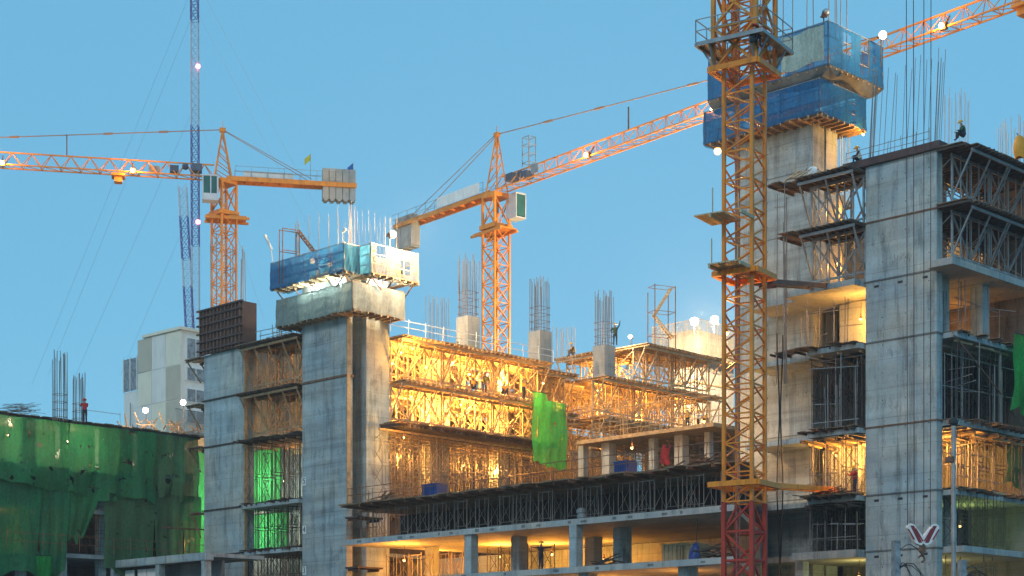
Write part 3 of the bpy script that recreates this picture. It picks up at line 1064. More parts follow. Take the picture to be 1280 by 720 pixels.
# ================================================================== CLIMBING PLATFORMS
def platform(label, fr, x0, x1, y0, y1, z0, z1, left_mat, right_mat, inner=1.3, core=None, sag=False, gaps=((), ()), struts=True):
    """Netted work platform ringing a core; nose at (x0, y0)."""
    root = thing('climbing_platform', label, 'work platform', fr.w(x0, y0, z0 + H), fr.yaw)
    a, b, h = x1 - x0, y1 - y0, z1 - z0
    fl = MB()
    fl.box(0, a, 0, inner, -0.08, 0)
    fl.box(0, inner, inner + .01, b, -0.08, 0)
    fl.box(a - inner * .6, a, inner + .01, b, -0.08, 0)
    fl.box(inner + .01, a - inner * .6 - .01, b - .8, b, -0.08, 0)
    fl.build('floor_deck', 'plywood', root)
    j = MB()
    k = 0.1
    while k < b:
        j.box(-0.05, inner, k, k + .09, -0.24, -0.083)
        k += 0.7
    k = 0.15
    while k < a:
        j.box(k, k + .09, -0.05, inner, -0.24, -0.083)
        k += 0.6
    j.build('floor_joist', 'timber', root)
    for k in range(int(b / 1.9) + 1 if struts else 0):
        y = min(b - .1, .1 + k * 1.9)
        MB().beam((0.06, y, -0.3), (inner + .1, y, -1.1), 0.07, 0.08).build('bracket', 'rusty_steel', root)
    for k in range(int(a / 1.9) + 1 if struts else 0):
        x = min(a - .1, .1 + k * 1.9)
        MB().beam((x, 0.06, -0.3), (x, inner + .1, -1.1), 0.07, 0.08).build('bracket', 'rusty_steel', root)
    po = MB()
    for k in range(int(b / 1.5) + 2):
        y = min(b - .03, .03 + k * 1.5)
        po.tube((0.05, y, 0), (0.05, y, h + .05), .04)
        po.tube((a - 0.05, y, 0), (a - .05, y, h + .05), .04)
    for k in range(int(a / 1.5) + 2):
        x = min(a - .03, .03 + k * 1.5)
        po.tube((x, 0.05, 0), (x, 0.05, h + .05), .04)
    for zz in (h * .33, h * .66, h):
        po.tube((0.06, 0, zz), (0.06, b, zz), .035)
        po.tube((a - .06, 0, zz), (a - .06, b, zz), .035)
        po.tube((0, 0.06, zz), (a, 0.06, zz), .035)
        po.tube((0, b, zz), (a, b, zz), .035)
    po.build('post_frame', 'rebar_steel', root)

    def sheet(nm, mat, p0, p1, seed, holes=()):
        p0, p1 = Vector(p0), Vector(p1)
        nrm = Vector((p1 - p0).cross(Vector((0, 0, 1)))).normalized()

        def fn(u, v):
            p = p0.lerp(p1, u)
            p = p + nrm * (0.035 * math.sin(u * 13 + seed + 4 * v) + 0.03 * math.sin(u * 31 - v * 9 + seed) * (1 - v) + random.uniform(-.015, .015))
            return (p.x, p.y, -0.12 + .035 * math.sin(u * 17 + seed) * (1 - v) ** 3 + (h + .1) * v - 0.05 * abs(math.sin(u * 9.5 + seed)) * v ** 3)
        MB().grid(fn, 40, 10, holes).build(nm, mat, root, smooth=True)
    sheet('net_panel', left_mat, (-0.04, b, 0), (-0.04, 0, 0), 1, gaps[0])
    sheet('net_panel', right_mat, (0, -0.04, 0), (a, -0.04, 0), 2, gaps[1])
    sheet('net_panel', left_mat, (0, b + .04, 0), (a, b + .04, 0), 3)
    sheet('net_panel', right_mat, (a + .04, b, 0), (a + .04, 0, 0), 4)
    if sag:
        def fn2(u, v):
            y = b * u
            return (-0.1 + inner * 1.2 * v, y + .0, -0.1 - 0.75 * math.sin(v * 2.6) * (0.65 + 0.35 * math.sin(u * 7)))
        def fn3(u, v):
            x = a * u
            return (x, -0.1 + inner * 1.2 * v, -0.1 - 0.8 * math.sin(v * 2.6) * (0.65 + 0.35 * math.sin(u * 9 + 1)))
        MB().grid(fn2, 24, 7).build('sagging_tarp', 'grey_tarp', root, smooth=True)
        MB().grid(fn3, 20, 7).build('sagging_tarp', 'grey_tarp', root, smooth=True)
    return root


platform('lower netted box of the left tower, grey green', FL, -0.9, 3.9, -1.75, 6.9, 25.75, 27.6, 'teal_net', 'grey_net', struts=False)
platform('upper blue netted box on top of the left tower', FL, -1.2, 0.2, -1.2, 7.2, 28.45, 30.3, 'blue_net', 'pale_blue_net', .9, None, False, (((.55, .8, 0, .3),), ()))
platform('pale netted box under the glare on top of the left tower', FL, 0.6, 5.0, -2.0, 3.2, 28.45, 30.45, 'pale_blue_net', 'pale_net', .9, None, False, (((.4, .7, .5, 1),), ((.1, .3, .6, 1), (.6, .8, .2, .7))))
platform('lower blue netted box of the tall lift core', FC, -1.36, 3.75, -1.47, 7.65, 35.25, 37.3, 'blue_net', 'blue_net', 1.35, None, False, ((), ((.68, .76, 0, .5), (.7, .74, .5, .8))), False)
platform('upper blue netted box of the tall lift core with sagging grey tarp', FC, -1.2, 4.9, -2.0, 7.4, 38.1, 40.75, 'blue_net', 'blue_net', 1.4, None, True, (((.2, .42, .3, 1), (.62, .66, 0, .6)), ((.24, .4, .45, .85), (.58, .72, .12, .95), (.8, .86, .2, .7))), False)
# background core with its own platform under the twin floodlights
FB = Frame(868, 158)
BC = thing('rear_core', 'pale concrete core in the glare behind the stepped block', 'building', FB.o, FB.yaw)
part(BC, 'core_wall', 'concrete_light', (0, 6, 0, 3, 0, 33 + H))
part(BC, 'joint_strip', 'timber', (-.1, 6.1, -.1, 3.1, 28 + H, 28.1 + H))
platform('tarpaulin box round the rear core below the twin floodlights', FB, -1.2, 6.5, -1.4, 4.2, 30.3, 33.6, 'pale_net', 'pale_net', 1.2)
# pale patched sheet on the upper blue box
sh = thing('patch_sheet', 'crumpled pale green sheet tied on the upper blue box', 'sheet', FC.w(-1.3, -1.9, 38.3 + H), FC.yaw)
MB().grid(lambda u, v: (-0.03 + .03 * math.sin(9 * u + 7 * v), 0.15 + 3.2 * u, 2.2 * v + .1 * math.sin(7 * u)), 12, 8).build('sheet_panel', 'pale_sheet', sh, smooth=True)
tie = MB()
tie.tube((-.03, .1, 2.25), (-.03, 3.4, 2.3), .02)
tie.build('tie_rope', 'cable', sh)

# brown steel wall form on the left tower column
sf = thing('steel_wall_form', 'dark brown ribbed steel wall form standing on the left tower column', 'wall form', FL.w(-0.3, 11.9, 25.1 + H), FL.yaw)
mb = MB()
mb.box(0, 0.12, 0, 5.6, 0, 3.5)
mb.box(1.2, 1.32, 0, 5.6, 0, 3.4)
mb.box(.121, 1.199, 0, .1, 0, 3.4)
mb.build('form_panel', 'formwork_steel', sf)
mb = MB()
for z in (.3, .95, 1.6, 2.25, 2.9, 3.4):
    mb.box(-0.2, -0.004, -0.15, 5.75, z - .06, z + .06)
mb.build('waler', 'formwork_steel', sf)
mb = MB()
for k in range(12):
    mb.box(-0.12, -0.006, .2 + k * .47, .29 + k * .47, 0.02, 3.46)
mb.build('rib', 'rusty_steel', sf)


# ================================================================== REBAR
def rebar(label, p, h, wx, wy, n, yaw=45, lean=0.0, group=None, ties=True, r=0.024, pier=None, jitter=.05, mat='rebar_steel'):
    root = thing('rebar_cage', label, 'rebar', p, R(yaw), group)
    b = MB()
    pts = []
    for k in range(n):
        t = k / n * 4
        s, f = int(t), t - int(t)
        x, y = [(-1 + 2 * f, -1), (1, -1 + 2 * f), (1 - 2 * f, 1), (-1, 1 - 2 * f)][s]
        pts.append((x * wx / 2 + random.uniform(-.06, .06), y * wy / 2 + random.uniform(-.06, .06)))
    for x, y in pts:
        hh = h * random.uniform(0.86, 1.03)
        b.tube((x, y, 0), (x + random.uniform(-jitter, jitter) * h * .3 + lean * hh, y + random.uniform(-jitter, jitter) * h * .3, hh), r)
    b.build('bar', mat, root)
    if ties:
        z = .25
        while z < h * .45:
            t = MB()
            for (xa, ya), (xb, yb) in (((-1, -1), (1, -1)), ((1, -1), (1, 1)), ((1, 1), (-1, 1)), ((-1, 1), (-1, -1))):
                t.tube((xa * wx / 2 * 1.05, ya * wy / 2 * 1.05, z), (xb * wx / 2 * 1.05, yb * wy / 2 * 1.05, z), r * .8)
            t.build('tie_ring', 'rusty_steel', root)
            z += .55
    if pier:
        m = MB()
        m.box(-wx / 2 - .1, wx / 2 + .1, -wy / 2 - .1, wy / 2 + .1, -pier, 0)
        m.build('concrete_stub', 'concrete_light', root)
    return root


for px, y0, y1, yb, Y, wpx, lab in (
        (585, 318, 397, 436, 128, 27, 'tall rebar cage on a pale concrete stub left of the middle crane mast'),
        (675, 347, 415, 450, 133, 27, 'rebar cage on a pale concrete stub right of the middle crane mast'),
        (755, 365, 433, 470, 137.5, 26, 'rebar cage on a stub beside the worker with a raised arm')):
    wdt = wpx / FPX * Y / 1.42
    p = W(px, y1, Y)
    rebar(lab, p, (y1 - y0) / FPX * Y, wdt * .92, wdt * .92, 20, pier=p.z - 24.71 - H)
rebar('thin rebar starters without a stub left of the tallest rebar cage', W(547, 425, 130), 55 / FPX * 130, 1.3, 1.3, 12, ties=False)
rebar('low thin rebar starters between two concrete stubs', W(705, 452, 140), 44 / FPX * 140, 1.3, 1.3, 12, ties=False)
rebar('slim dark rebar cage standing on the netted roof', W(75, 526, 122), 88 / FPX * 122, .75, .75, 16)
rebar('shorter dark rebar cage behind the red worker', W(99, 528, 123), 62 / FPX * 123, .7, .7, 14)
rebar('long rebar row sticking out of the left tower top, blue box side', FL.w(0.2, 2.8, 30.0 + H), 3.6, .5, 6.2, 22, ties=False, r=.012)
rebar('long rebar row sticking out of the left tower top, lamp side', FL.w(2.9, 1.2, 30.0 + H), 3.4, 2.4, 3.4, 20, ties=False, r=.011)
rebar('tall rebar row rising from the lift core', FC.w(1.4, 2.0, 36 + H), 10.6, 2.2, 6.0, 14, ties=False, r=.03)
rebar('dark leaning rebar fan on the wide corner column', FR.w(0.35, 2.4, 30.7 + H), 5.6, .5, 4.4, 24, 45, .09, ties=False, r=.017)
rebar('pale rebar cage behind the crouching worker on the corner roof', W(1196, 216, 102), 5.1, 1.4, 1.0, 14, ties=False, mat='pale_steel')
rebar('pale rebar cage at the picture edge beside the orange tarp', W(1266, 228, 103), 3.8, 1.4, 1.3, 14, ties=False, mat='pale_steel', r=.035)
rebar('bright rebar curtain under the lit corner of the blue box', FC.w(3.6, 1.6, 31.0 + H), 4.6, 1.4, 3.0, 18, ties=False, mat='pale_steel', r=.035)  # pale bar colour carries the lamp light falling on it
rebar('rebar behind the left crane foot', W(296, 449, 131), 9.3, 1.2, 1.0, 8, ties=False, r=.03)
rebar('two dark rods left of the left crane foot', W(267, 449, 131), 9.6, .5, .3, 3, ties=False, r=.04)


# ================================================================== CRANES
def lattice(mb, w_, z0, z1, panel, leg, br, style='z', horizontals=True):
    h = w_ / 2
    cs = [(-h, -h), (h, -h), (h, h), (-h, h)]
    for x, y in cs:
        mb.box(x - leg / 2, x + leg / 2, y - leg / 2, y + leg / 2, z0, z1)
    n = max(1, int(round((z1 - z0) / panel)))
    for i in range(n):
        a, b = z0 + (z1 - z0) * i / n, z0 + (z1 - z0) * (i + 1) / n
        for s in range(4):
            (xa, ya), (xb, yb) = cs[s], cs[(s + 1) % 4]
            if horizontals:
                mb.beam((xa, ya, a), (xb, yb, a), br, br)
            if style == 'x':
                m = (a + b) / 2
                mb.beam((xa, ya, a), (xb, yb, b), br, br)
                mb.beam((xb, yb, a), (xa, ya, b), br, br)
            elif style == 'k':
                mb.beam((xa, ya, a), (xb, yb, (a + b) / 2), br, br)
                mb.beam((xb, yb, (a + b) / 2), (xa, ya, b), br, br)
            elif (i + s) % 2:
                mb.beam((xa, ya, a), (xb, yb, b), br, br)
            else:
                mb.beam((xb, yb, a), (xa, ya, b), br, br)


def jib_mesh(mb, x0, x1, wd_, ht, chord, br, step):
    """Triangular jib along +x: two lower chords and one upper chord."""
    mb.tube((x0, -wd_ / 2, 0), (x1, -wd_ / 2, 0), chord)
    mb.tube((x0, wd_ / 2, 0), (x1, wd_ / 2, 0), chord)
    mb.tube((x0, 0, ht), (x1 - step / 2, 0, ht), chord * 1.1)
    n = int((x1 - x0) / step)
    for i in range(n):
        a = x0 + (x1 - x0) * i / n
        b = x0 + (x1 - x0) * (i + 1) / n
        m = (a + b) / 2
        for s in (-1, 1):
            mb.tube((a, s * wd_ / 2, 0), (m, 0, ht), br)
            mb.tube((m, 0, ht), (b, s * wd_ / 2, 0), br)
        mb.tube((a, -wd_ / 2, 0), (a, wd_ / 2, 0), br)
        mb.tube((a, -wd_ / 2, 0), (b, wd_ / 2, 0), br)


def crane(label, base, mast_yaw, jib_dir, zs, mast_w, jib_len, cj_len, peak, ballast, style, lamps=(), ties=(30, 12), flags=False, panel_x=(3, 8), trolley=12, full_cab=True, ls=-1):
    """Top-slewing crane; zs is the height of the slewing ring above the base."""
    root = thing('tower_crane', label, 'crane', base, 0)
    up = lambda mbx, nm, mat, par=root: mbx.build(nm, mat, par)
    mb = MB()
    lattice(mb, mast_w, 0, zs - 3.2, mast_w * 1.0, .17, .075, style)
    o = up(mb, 'mast', 'orange_paint')
    o.rotation_euler = (0, 0, mast_yaw)
    # slewing part
    mb = MB()
    h = mast_w * .55
    mb.box(-h, h, -h, h, zs - 0.4, zs)
    mb.box(-h * 1.15, h * 1.15, -h * 1.15, h * 1.15, zs - 3.3, zs - 2.9)
    lattice(mb, mast_w, zs - 2.9, zs - .4, 2.4, .2, .09, 'x')
    o = up(mb, 'slewing_ring', 'orange_paint')
    o.rotation_euler = (0, 0, mast_yaw)
    mb = MB()
    mb.box(-h * 2.3, h * 1.9, -h * 1.0, h * 1.0, zs - 3.5, zs - 3.38)
    mb.box(-h * 2.6, h * 2.0, -h * 1.1, -h * .9, zs - 3.72, zs - 3.51)
    mb.box(-h * 2.6, h * 2.0, h * .9, h * 1.1, zs - 3.72, zs - 3.51)
    o = up(mb, 'collar_platform', 'orange_paint')
    o.rotation_euler = (0, 0, jib_dir)
    turn = (0, 0, jib_dir)

    def part_(mbx, nm, mat, par=root):
        oo = mbx.build(nm, mat, par)
        if par is root:
            oo.rotation_euler = turn
        return oo
    mb = MB()
    for s in (-1, 1):
        mb.tube((-.7, s * .65, zs), (.1, s * .08, zs + peak), .08)
        mb.tube((.9, s * .65, zs), (.15, s * .08, zs + peak), .08)
        for k in range(5):
            a, b = k / 5.5, (k + 1) / 5.5
            A = Vector((-.7, s * .65, zs)).lerp(Vector((.1, s * .08, zs + peak)), a)
            B = Vector((.9, s * .65, zs)).lerp(Vector((.15, s * .08, zs + peak)), b)
            mb.tube(A, B, .045)
    for k in range(5):
        a = k / 5.5
        for e0_, e1_ in ((-.7, .1), (.9, .15)):
            A = Vector((e0_, -.65, zs)).lerp(Vector((e1_, -.08, zs + peak)), a)
            B = Vector((e0_, .65, zs)).lerp(Vector((e1_, .08, zs + peak)), a + .18)
            mb.tube(A, B, .04)
    mb.box(-.15, .4, -.2, .2, zs + peak - .1, zs + peak + .25)
    mb.tube((.1, 0, zs + peak + .2), (.1, 0, zs + peak + .9), .03)
    part_(mb, 'peak_frame', 'orange_paint')
    mb = MB()
    jib_mesh(mb, .9, jib_len, 1.25, 1.25, .075, .04, 1.7)
    for v in mb.v:
        pass
    o = part_(mb, 'jib', 'orange_paint')
    o.location = (0, 0, zs + .15)
    # machinery on the jib root
    mb = MB()
    mb.box(2.0, 2.9, -.5, .5, 0.5, 1.15)
    mb.ball((3.5, 0, .95), .32)
    mb.box(4.1, 4.9, -.45, .45, .3, .9)
    o = part_(mb, 'hoist_drum', 'machine_paint')
    o.location = (0, 0, zs + .15)
    mb = MB()
    for s in (-1, 1):
        mb.beam((-.2, s * .6, 0), (-cj_len, s * .6, 0), .16, .42)
    for k in range(int(cj_len / 1.6)):
        mb.beam((-k * 1.6 - .4, -.6, 0), (-k * 1.6 - .4, .6, 0), .1, .2)
    mb.box(-cj_len, -.4, -.55, .55, .12, .16)
    o = part_(mb, 'counter_jib', 'orange_paint')
    o.location = (0, 0, zs + .1)
    mb = MB()
    for s in (-1, 1):
        for k in range(int(cj_len / 1.5)):
            mb.tube((-1 - k * 1.5, s * .75, .1), (-1 - k * 1.5, s * .75, 1.15), .025)
        for z in (.6, 1.12):
            mb.tube((-1, s * .75, z), (-cj_len, s * .75, z), .022)
    o = part_(mb, 'railing', 'galvanised')
    o.location = (0, 0, zs + .1)
    mb = MB()
    mb.box(-panel_x[1], -panel_x[0], -.82, -.78, .22, 1.2)
    o = part_(mb, 'name_board', 'white_paint')
    o.location = (0, 0, zs + .1)
    nb, bw, bt, bb = ballast
    for k in range(nb):
        mb = MB()
        x = -cj_len + .1 + k * bw
        mb.prism([(x, -.5), (x + bw - .05, -.5), (x + bw - .05, .5), (x, .5)], bb + .15, bt)
        mb.prism([(x + .12, -.5), (x + bw - .17, -.5), (x + bw - .17, .5), (x + .12, .5)], bb, bb + .148)
        o = part_(mb, 'ballast_block', 'concrete_light')
        o.location = (0, 0, zs)
    mb = MB()
    pk = Vector((.12, 0, zs + peak + .1))
    for s in (-1, 1):
        mb.tube(pk + Vector((0, s * .1, 0)), (-ties[1], s * .5, zs + .5), .035)
    mb.tube(pk, (ties[0], 0, zs + 1.4), .05)
    for f in (.15, .3, .55, .8):
        a = pk.lerp(Vector((ties[0], 0, zs + 1.4)), f)
        b = pk.lerp(Vector((ties[0], 0, zs + 1.4)), f + .025)
        mb.tube(a, b, .11)
    part_(mb, 'tie_bar', 'pendant_rope')
    if full_cab:
        cb = part_(MB().box(.55, 2.0, .75, 1.95, -2.3, -2.2).box(.55, 2.0, .75, 1.95, -.12, 0)
                   .box(.55, .7, .75, 1.95, -2.19, -.13).box(1.9, 2.0, 1.87, 1.95, -2.19, -.13).box(1.9, 2.0, .75, .83, -2.19, -.13)
                   .box(.71, 1.89, .75, .83, -2.19, -.13).box(.71, 1.89, 1.87, 1.95, -2.19, -1.7).box(1.2, 1.3, 1.87, 1.95, -1.69, -.13), 'cab', 'pale_steel')
        cb.location = (0, 0, zs - .05)
        MB().box(.72, 1.88, 1.88, 1.9, -1.68, -.14).box(1.93, 1.95, .84, 1.86, -2.1, -.14).build('cab_window', 'green_glass', cb)
        MB().box(.72, 1.85, .9, 1.8, -2.18, -1.5).build('cab_seat', 'dark_cloth', cb)
    mb = MB()
    mb.box(trolley - .6, trolley + .6, -.75, .75, -.35, -.12)
    mb.box(trolley - .35, trolley + .35, -.45, .45, -.85, -.36)
    o = part_(mb, 'trolley', 'orange_paint')
    o.location = (0, 0, zs + .1)
    mb = MB()
    mb.tube((jib_len * .27, 0, 1.2), (jib_len * .27, 0, 3.2), .07)
    o = part_(mb, 'aerial_pole', 'rusty_steel')
    o.location = (0, 0, zs + .15)
    o = part_(MB().box(5.8, 6.8, -.66, -.62, .25, 1.05), 'jib_board', 'galvanised')
    o.location = (0, 0, zs + .15)
    mb = MB()
    for a, b in ((4.3, -.4), (5.2, -.4)):
        for s in (-.4, .4):
            mb.tube((a, s, 1.3), (a, s, 3.9), .04)
    for z in (1.6, 2.4, 3.2, 3.9):
        mb.tube((4.3, -.4, z), (5.2, -.4, z), .035)
        mb.tube((4.3, .4, z), (5.2, .4, z), .035)
        mb.tube((4.3, -.4, z), (4.3, .4, z), .035)
        mb.tube((5.2, -.4, z), (5.2, .4, z), .035)
    if not flags:
        o = part_(mb, 'lamp_basket', 'grey_panel')
        o.location = (0, 0, zs + .15)
    for k, lx in enumerate(lamps):
        mb = MB()
        mb.tube((lx, 0, 1.0), (lx, ls * .5, .2), .06)
        mb.box(lx - .25, lx + .25, ls * .7 - .16, ls * .7 + .16, -.15, .35)
        o = part_(mb, 'jib_lamp', 'rusty_steel')
        o.location = (0, 0, zs + .1)
        MB().ball((lx, ls * .92, .08), .22, 10).build('bulb', 'warm_bulb', o)
        light(o, (lx, ls * 1.5, -.1), 700, SODIUM, .25)
    if flags:
        for x, mt, hh in ((-cj_len + 4.2, 'yellow_flag', 3.2), (-cj_len + .2, 'blue_flag', 2.6)):
            mb = MB()
            mb.tube((x, -.6, .5), (x, -.6, hh), .03)
            o = part_(mb, 'flag_pole', 'galvanised')
            o.location = (0, 0, zs)
            def fl(u, v, x=x, hh=hh):
                return (x + .55 * u, -.6 + .08 * math.sin(6 * u), hh - .05 - .6 * v - .5 * (1 - u) * .0 - .45 * u)
            MB().grid(fl, 6, 4).build('flag', mt, o)
    return root


SRC = W(280, 850, 155)
za = zat(226, 155)
crane('orange tower crane at the left with flags on its counter jib', (SRC.x, SRC.y, 0), R(45), math.atan2(-.2, -.98), za, 1.6, 52, 12.2, 4.6,
      (5, .62, 1.6, -1.4), 'x', (8.2, 19.6), (33, 8), True, (1.8, 6.4), 9.5, True, 1)
SRM = W(620, 850, 155)
zb = zat(243, 155)
crane('orange tower crane in the middle whose long jib rises behind the blue box', (SRM.x, SRM.y, 0), R(40), math.atan2(-.775, .632), zb, 1.75, 66, 15.5, 5.4,
      (3, .95, .9, -2.3), 'x', (13.5, 28.5, 50.2), (45, 13), False, (1.5, 8), 56.2)

# ---- foreground crane ----
Y0 = 84.0
mx, my = (930.5 - 640) / FPX * Y0, Y0
myaw = R(57)
FCN = thing('tower_crane', 'yellow tower crane mast in front with red lower sections and tied to the core', 'crane', (mx, my, 0), myaw)
zr = zat(628, Y0)
MW = 1.52
mb = MB()
lattice(mb, MW, 0, zr - .05, 1.45, .21, .1, 'z')
mb.build('lower_mast', 'red_paint', FCN)
ztop = zat(-170, Y0)
mb = MB()
lattice(mb, MW, zr, ztop, 1.42, .17, .07, 'k')
mb.build('upper_mast', 'yellow_paint', FCN)
ld = MB()
for x in (-.2, .2):
    ld.tube((x, .35, zr - 8), (x, .35, ztop), .022)
z = zr - 8
while z < ztop:
    ld.tube((-.2, .35, z), (.2, .35, z), .016)
    z += .3
ld.build('ladder', 'rebar_steel', FCN)
# climbing cage
zc0, zc1 = zat(92, Y0), zat(-120, Y0)
mb = MB()
lattice(mb, 2.3, zc0, zc1, 2.3, .2, .11, 'x')
mb.build('climbing_cage', 'orange_paint', FCN)
mb = MB()
q = 1.32
for zz in (zc0 + .05,):
    mb.beam((-q, -q, zz), (q, -q, zz), .2, .26)
    mb.beam((q, -q, zz), (q, q, zz), .2, .26)
    mb.beam((q, q, zz), (-q, q, zz), .2, .26)
    mb.beam((-q, q, zz), (-q, -q, zz), .2, .26)
mb.build('cage_ring', 'yellow_paint', FCN)
zp = zat(58, Y0)
pf = MB()
Q, q2 = 1.8, 1.2
pf.box(-Q, Q, -Q, -q2, zp - .06, zp)
pf.box(-Q, Q, q2, Q, zp - .06, zp)
pf.box(-Q, -q2, -q2 + .01, q2 - .01, zp - .06, zp)
pf.box(q2, Q, -q2 + .01, q2 - .01, zp - .06, zp)
for s in (-1, 1):
    for t in (-1, 1):
        pf.beam((s * Q, t * Q * .6, zp - .12), (s * q2, t * Q * .6, zp - 1.1), .09, .09)
        pf.beam((t * Q * .6, s * Q, zp - .12), (t * Q * .6, s * q2, zp - 1.1), .09, .09)
for s in (-1, 1):
    pf.box(-Q - .05, Q + .05, s * Q - .05, s * Q + .05, zp - .22, zp - .063)
    pf.box(s * Q - .05, s * Q + .05, -Q + .06, Q - .06, zp - .22, zp - .063)
pfo = pf.build('cage_platform', 'galvanised', FCN)
rl = MB()
for zz in (.55, 1.1):
    for s in (-1, 1):
        rl.tube((-Q, s * Q, zp + zz), (Q, s * Q, zp + zz), .028)
        rl.tube((s * Q, -Q, zp + zz), (s * Q, Q, zp + zz), .028)
for s in (-1, 1):
    for t in (-1, -.33, .33, 1):
        rl.tube((s * Q, t * Q, zp), (s * Q, t * Q, zp + 1.12), .028)
        rl.tube((t * Q, s * Q, zp), (t * Q, s * Q, zp + 1.12), .028)
rl.build('railing', 'galvanised', pfo)
# collars and timber platforms
for py, ext, mt, nm in ((345, 1.15, 'yellow_paint', 'collar_frame'), (607, 1.3, 'yellow_paint', 'collar_frame')):
    zz = zat(py, Y0)
    mb = MB()
    e = ext
    for a, b in (((-e, -e), (e, -e)), ((e, -e), (e, e)), ((e, e), (-e, e)), ((-e, e), (-e, -e))):
        mb.beam((*a, zz), (*b, zz), .22, .26)
    mb.beam((-e, -.3, zz + .02), (e, -.3, zz + .02), .12, .2)
    mb.build(nm, mt, FCN)
for py, px0, lab in ((345, 1.6, 'timber work platform'), (282, 1.5, 'timber work platform')):
    zz = zat(py, Y0) + .18
    mb = MB()
    for k in range(5):
        mb.box(-MW / 2 - px0, MW / 2 + (.9 if py == 345 else -1), .6 - .33 * k - (.0 if py == 345 else -.8), .88 - .33 * k - (.0 if py == 345 else -.8), zz, zz + .07)
    mb.box(-MW / 2 - px0, -MW / 2, .75, .85, zz - .16, zz - .003)
    mb.box(-MW / 2 - px0, -MW / 2, -.9, -.8, zz - .16, zz - .003)
    mb.tube((-MW / 2 - px0 + .1, .7, zz), (-MW / 2 - px0 + .1, .7, zz + 1.3), .035)
    mb.tube((-MW / 2 - px0 + .1, -.7, zz), (-MW / 2 - px0 + .1, -.7, zz + .8), .03)
    mb.build('work_platform', 'pale_timber', FCN)
# electrical cable inside the mast
mb = MB()
for k in range(24):
    zz = zr - 4 + k * 1.6
    mb.tube((.45, -.2 + .05 * math.sin(k), zz), (.45, -.2 + .05 * math.sin(k + 1), zz + 1.6), .04)
mb.build('power_cable', 'cable', FCN)


def to_core(name, label, pxa, pxb, pya, pyb, Ya, Yb, mat, n=2, wv=.22, hv=.26):
    a, b = W(pxa, pya, Ya), W(pxb, pyb, Yb)
    root = thing(name, label, 'tie beam', a)
    d = b - a
    sd = Vector((-d.y, d.x, 0)).normalized()
    mb = MB()
    for k in range(n):
        o = sd * (k * .9)
        mb.beam(o, d + o, wv, hv)
    mb.build('beam', mat, root)
    mb = MB()
    mb.beam(Vector((0, 0, -.2)) + d * .08, Vector((0, 0, -.2)) + d * .08 + sd * .9 * max(1, n - 1), .12, .2)
    mb.beam(Vector((0, 0, -.2)) + d * .9, Vector((0, 0, -.2)) + d * .9 + sd * .9 * max(1, n - 1), .12, .2)
    mb.build('cross_member', mat, root)


to_core('tie_beam', 'yellow tie beam from the crane mast to the lit storey', 962, 1046, 606, 612, 85, 103.5, 'yellow_paint')
to_core('tie_beam', 'dark steel beams reaching from the crane collar to the core', 963, 1042, 352, 358, 85, 103, 'formwork_steel')

# hoist block with its ropes, hanging from a crane out of frame
HB = W(1153, 672, 87)
hk = thing('hook_block', 'red and white striped hook block hanging in front of the corner column', 'hook block', HB, R(8))
for s in (-1, 1):
    mb = MB()
    cheek = [(s * .12, -.42), (s * .42, -.3), (s * .86, .48), (s * .82, .62), (s * .68, .72), (s * .5, .66), (s * .02, .05), (s * .0, -.3)]
    vs = [(x, -.16, z) for x, z in cheek] + [(x, .16, z) for x, z in cheek]
    n = len(cheek)
    mb.add(vs, [tuple(range(n)), tuple(range(2 * n - 1, n - 1, -1))] + [(k, n + k, n + (k + 1) % n, (k + 1) % n) for k in range(n)])
    ck = mb.build('cheek_plate', 'white_paint', hk)
    st = MB()
    for (xa, za_), (xb, zb_), wv in (((.17, -.28), (.62, .6), .2), ((.5, -.12), (.83, .42), .09), ((.04, -.2), (.44, .46), .09)):
        st.add([(s * xa - wv / 2, -.165, za_), (s * xa + wv / 2, -.165, za_), (s * xb + wv / 2, -.165, zb_), (s * xb - wv / 2, -.165, zb_),
                (s * xa - wv / 2, -.175, za_), (s * xa + wv / 2, -.175, za_), (s * xb + wv / 2, -.175, zb_), (s * xb - wv / 2, -.175, zb_)],
               [(0, 1, 2, 3), (7, 6, 5, 4), (0, 4, 5, 1), (1, 5, 6, 2), (2, 6, 7, 3), (3, 7, 4, 0)])
    st.build('stripe', 'deep_red_paint', ck)
mb = MB()
mb.box(-.14, .14, -.1, .1, -.75, -.4)
mb.tube((0, 0, -.75), (0, 0, -.95), .09, 8)
for k in range(7):
    a0, a1 = math.pi * (-.5 + k * .2), math.pi * (-.5 + (k + 1) * .2)
    mb.tube((.16 * math.cos(a0) - .05, 0, -1.1 + .17 * math.sin(a0)), (.16 * math.cos(a1) - .05, 0, -1.1 + .17 * math.sin(a1)), .05, 6)
mb.build('hook', 'rusty_steel', hk)
mb = MB()
zz = zat(-200, 87) - HB.z
for px in (1131.5, 1141, 1155, 1164.5):
    x = (px - 1153) / FPX * 87
    mb.tube((x * .9, 0, .55), (x, 0, zz), .022)
mb.build('hoist_rope', 'cable', hk)


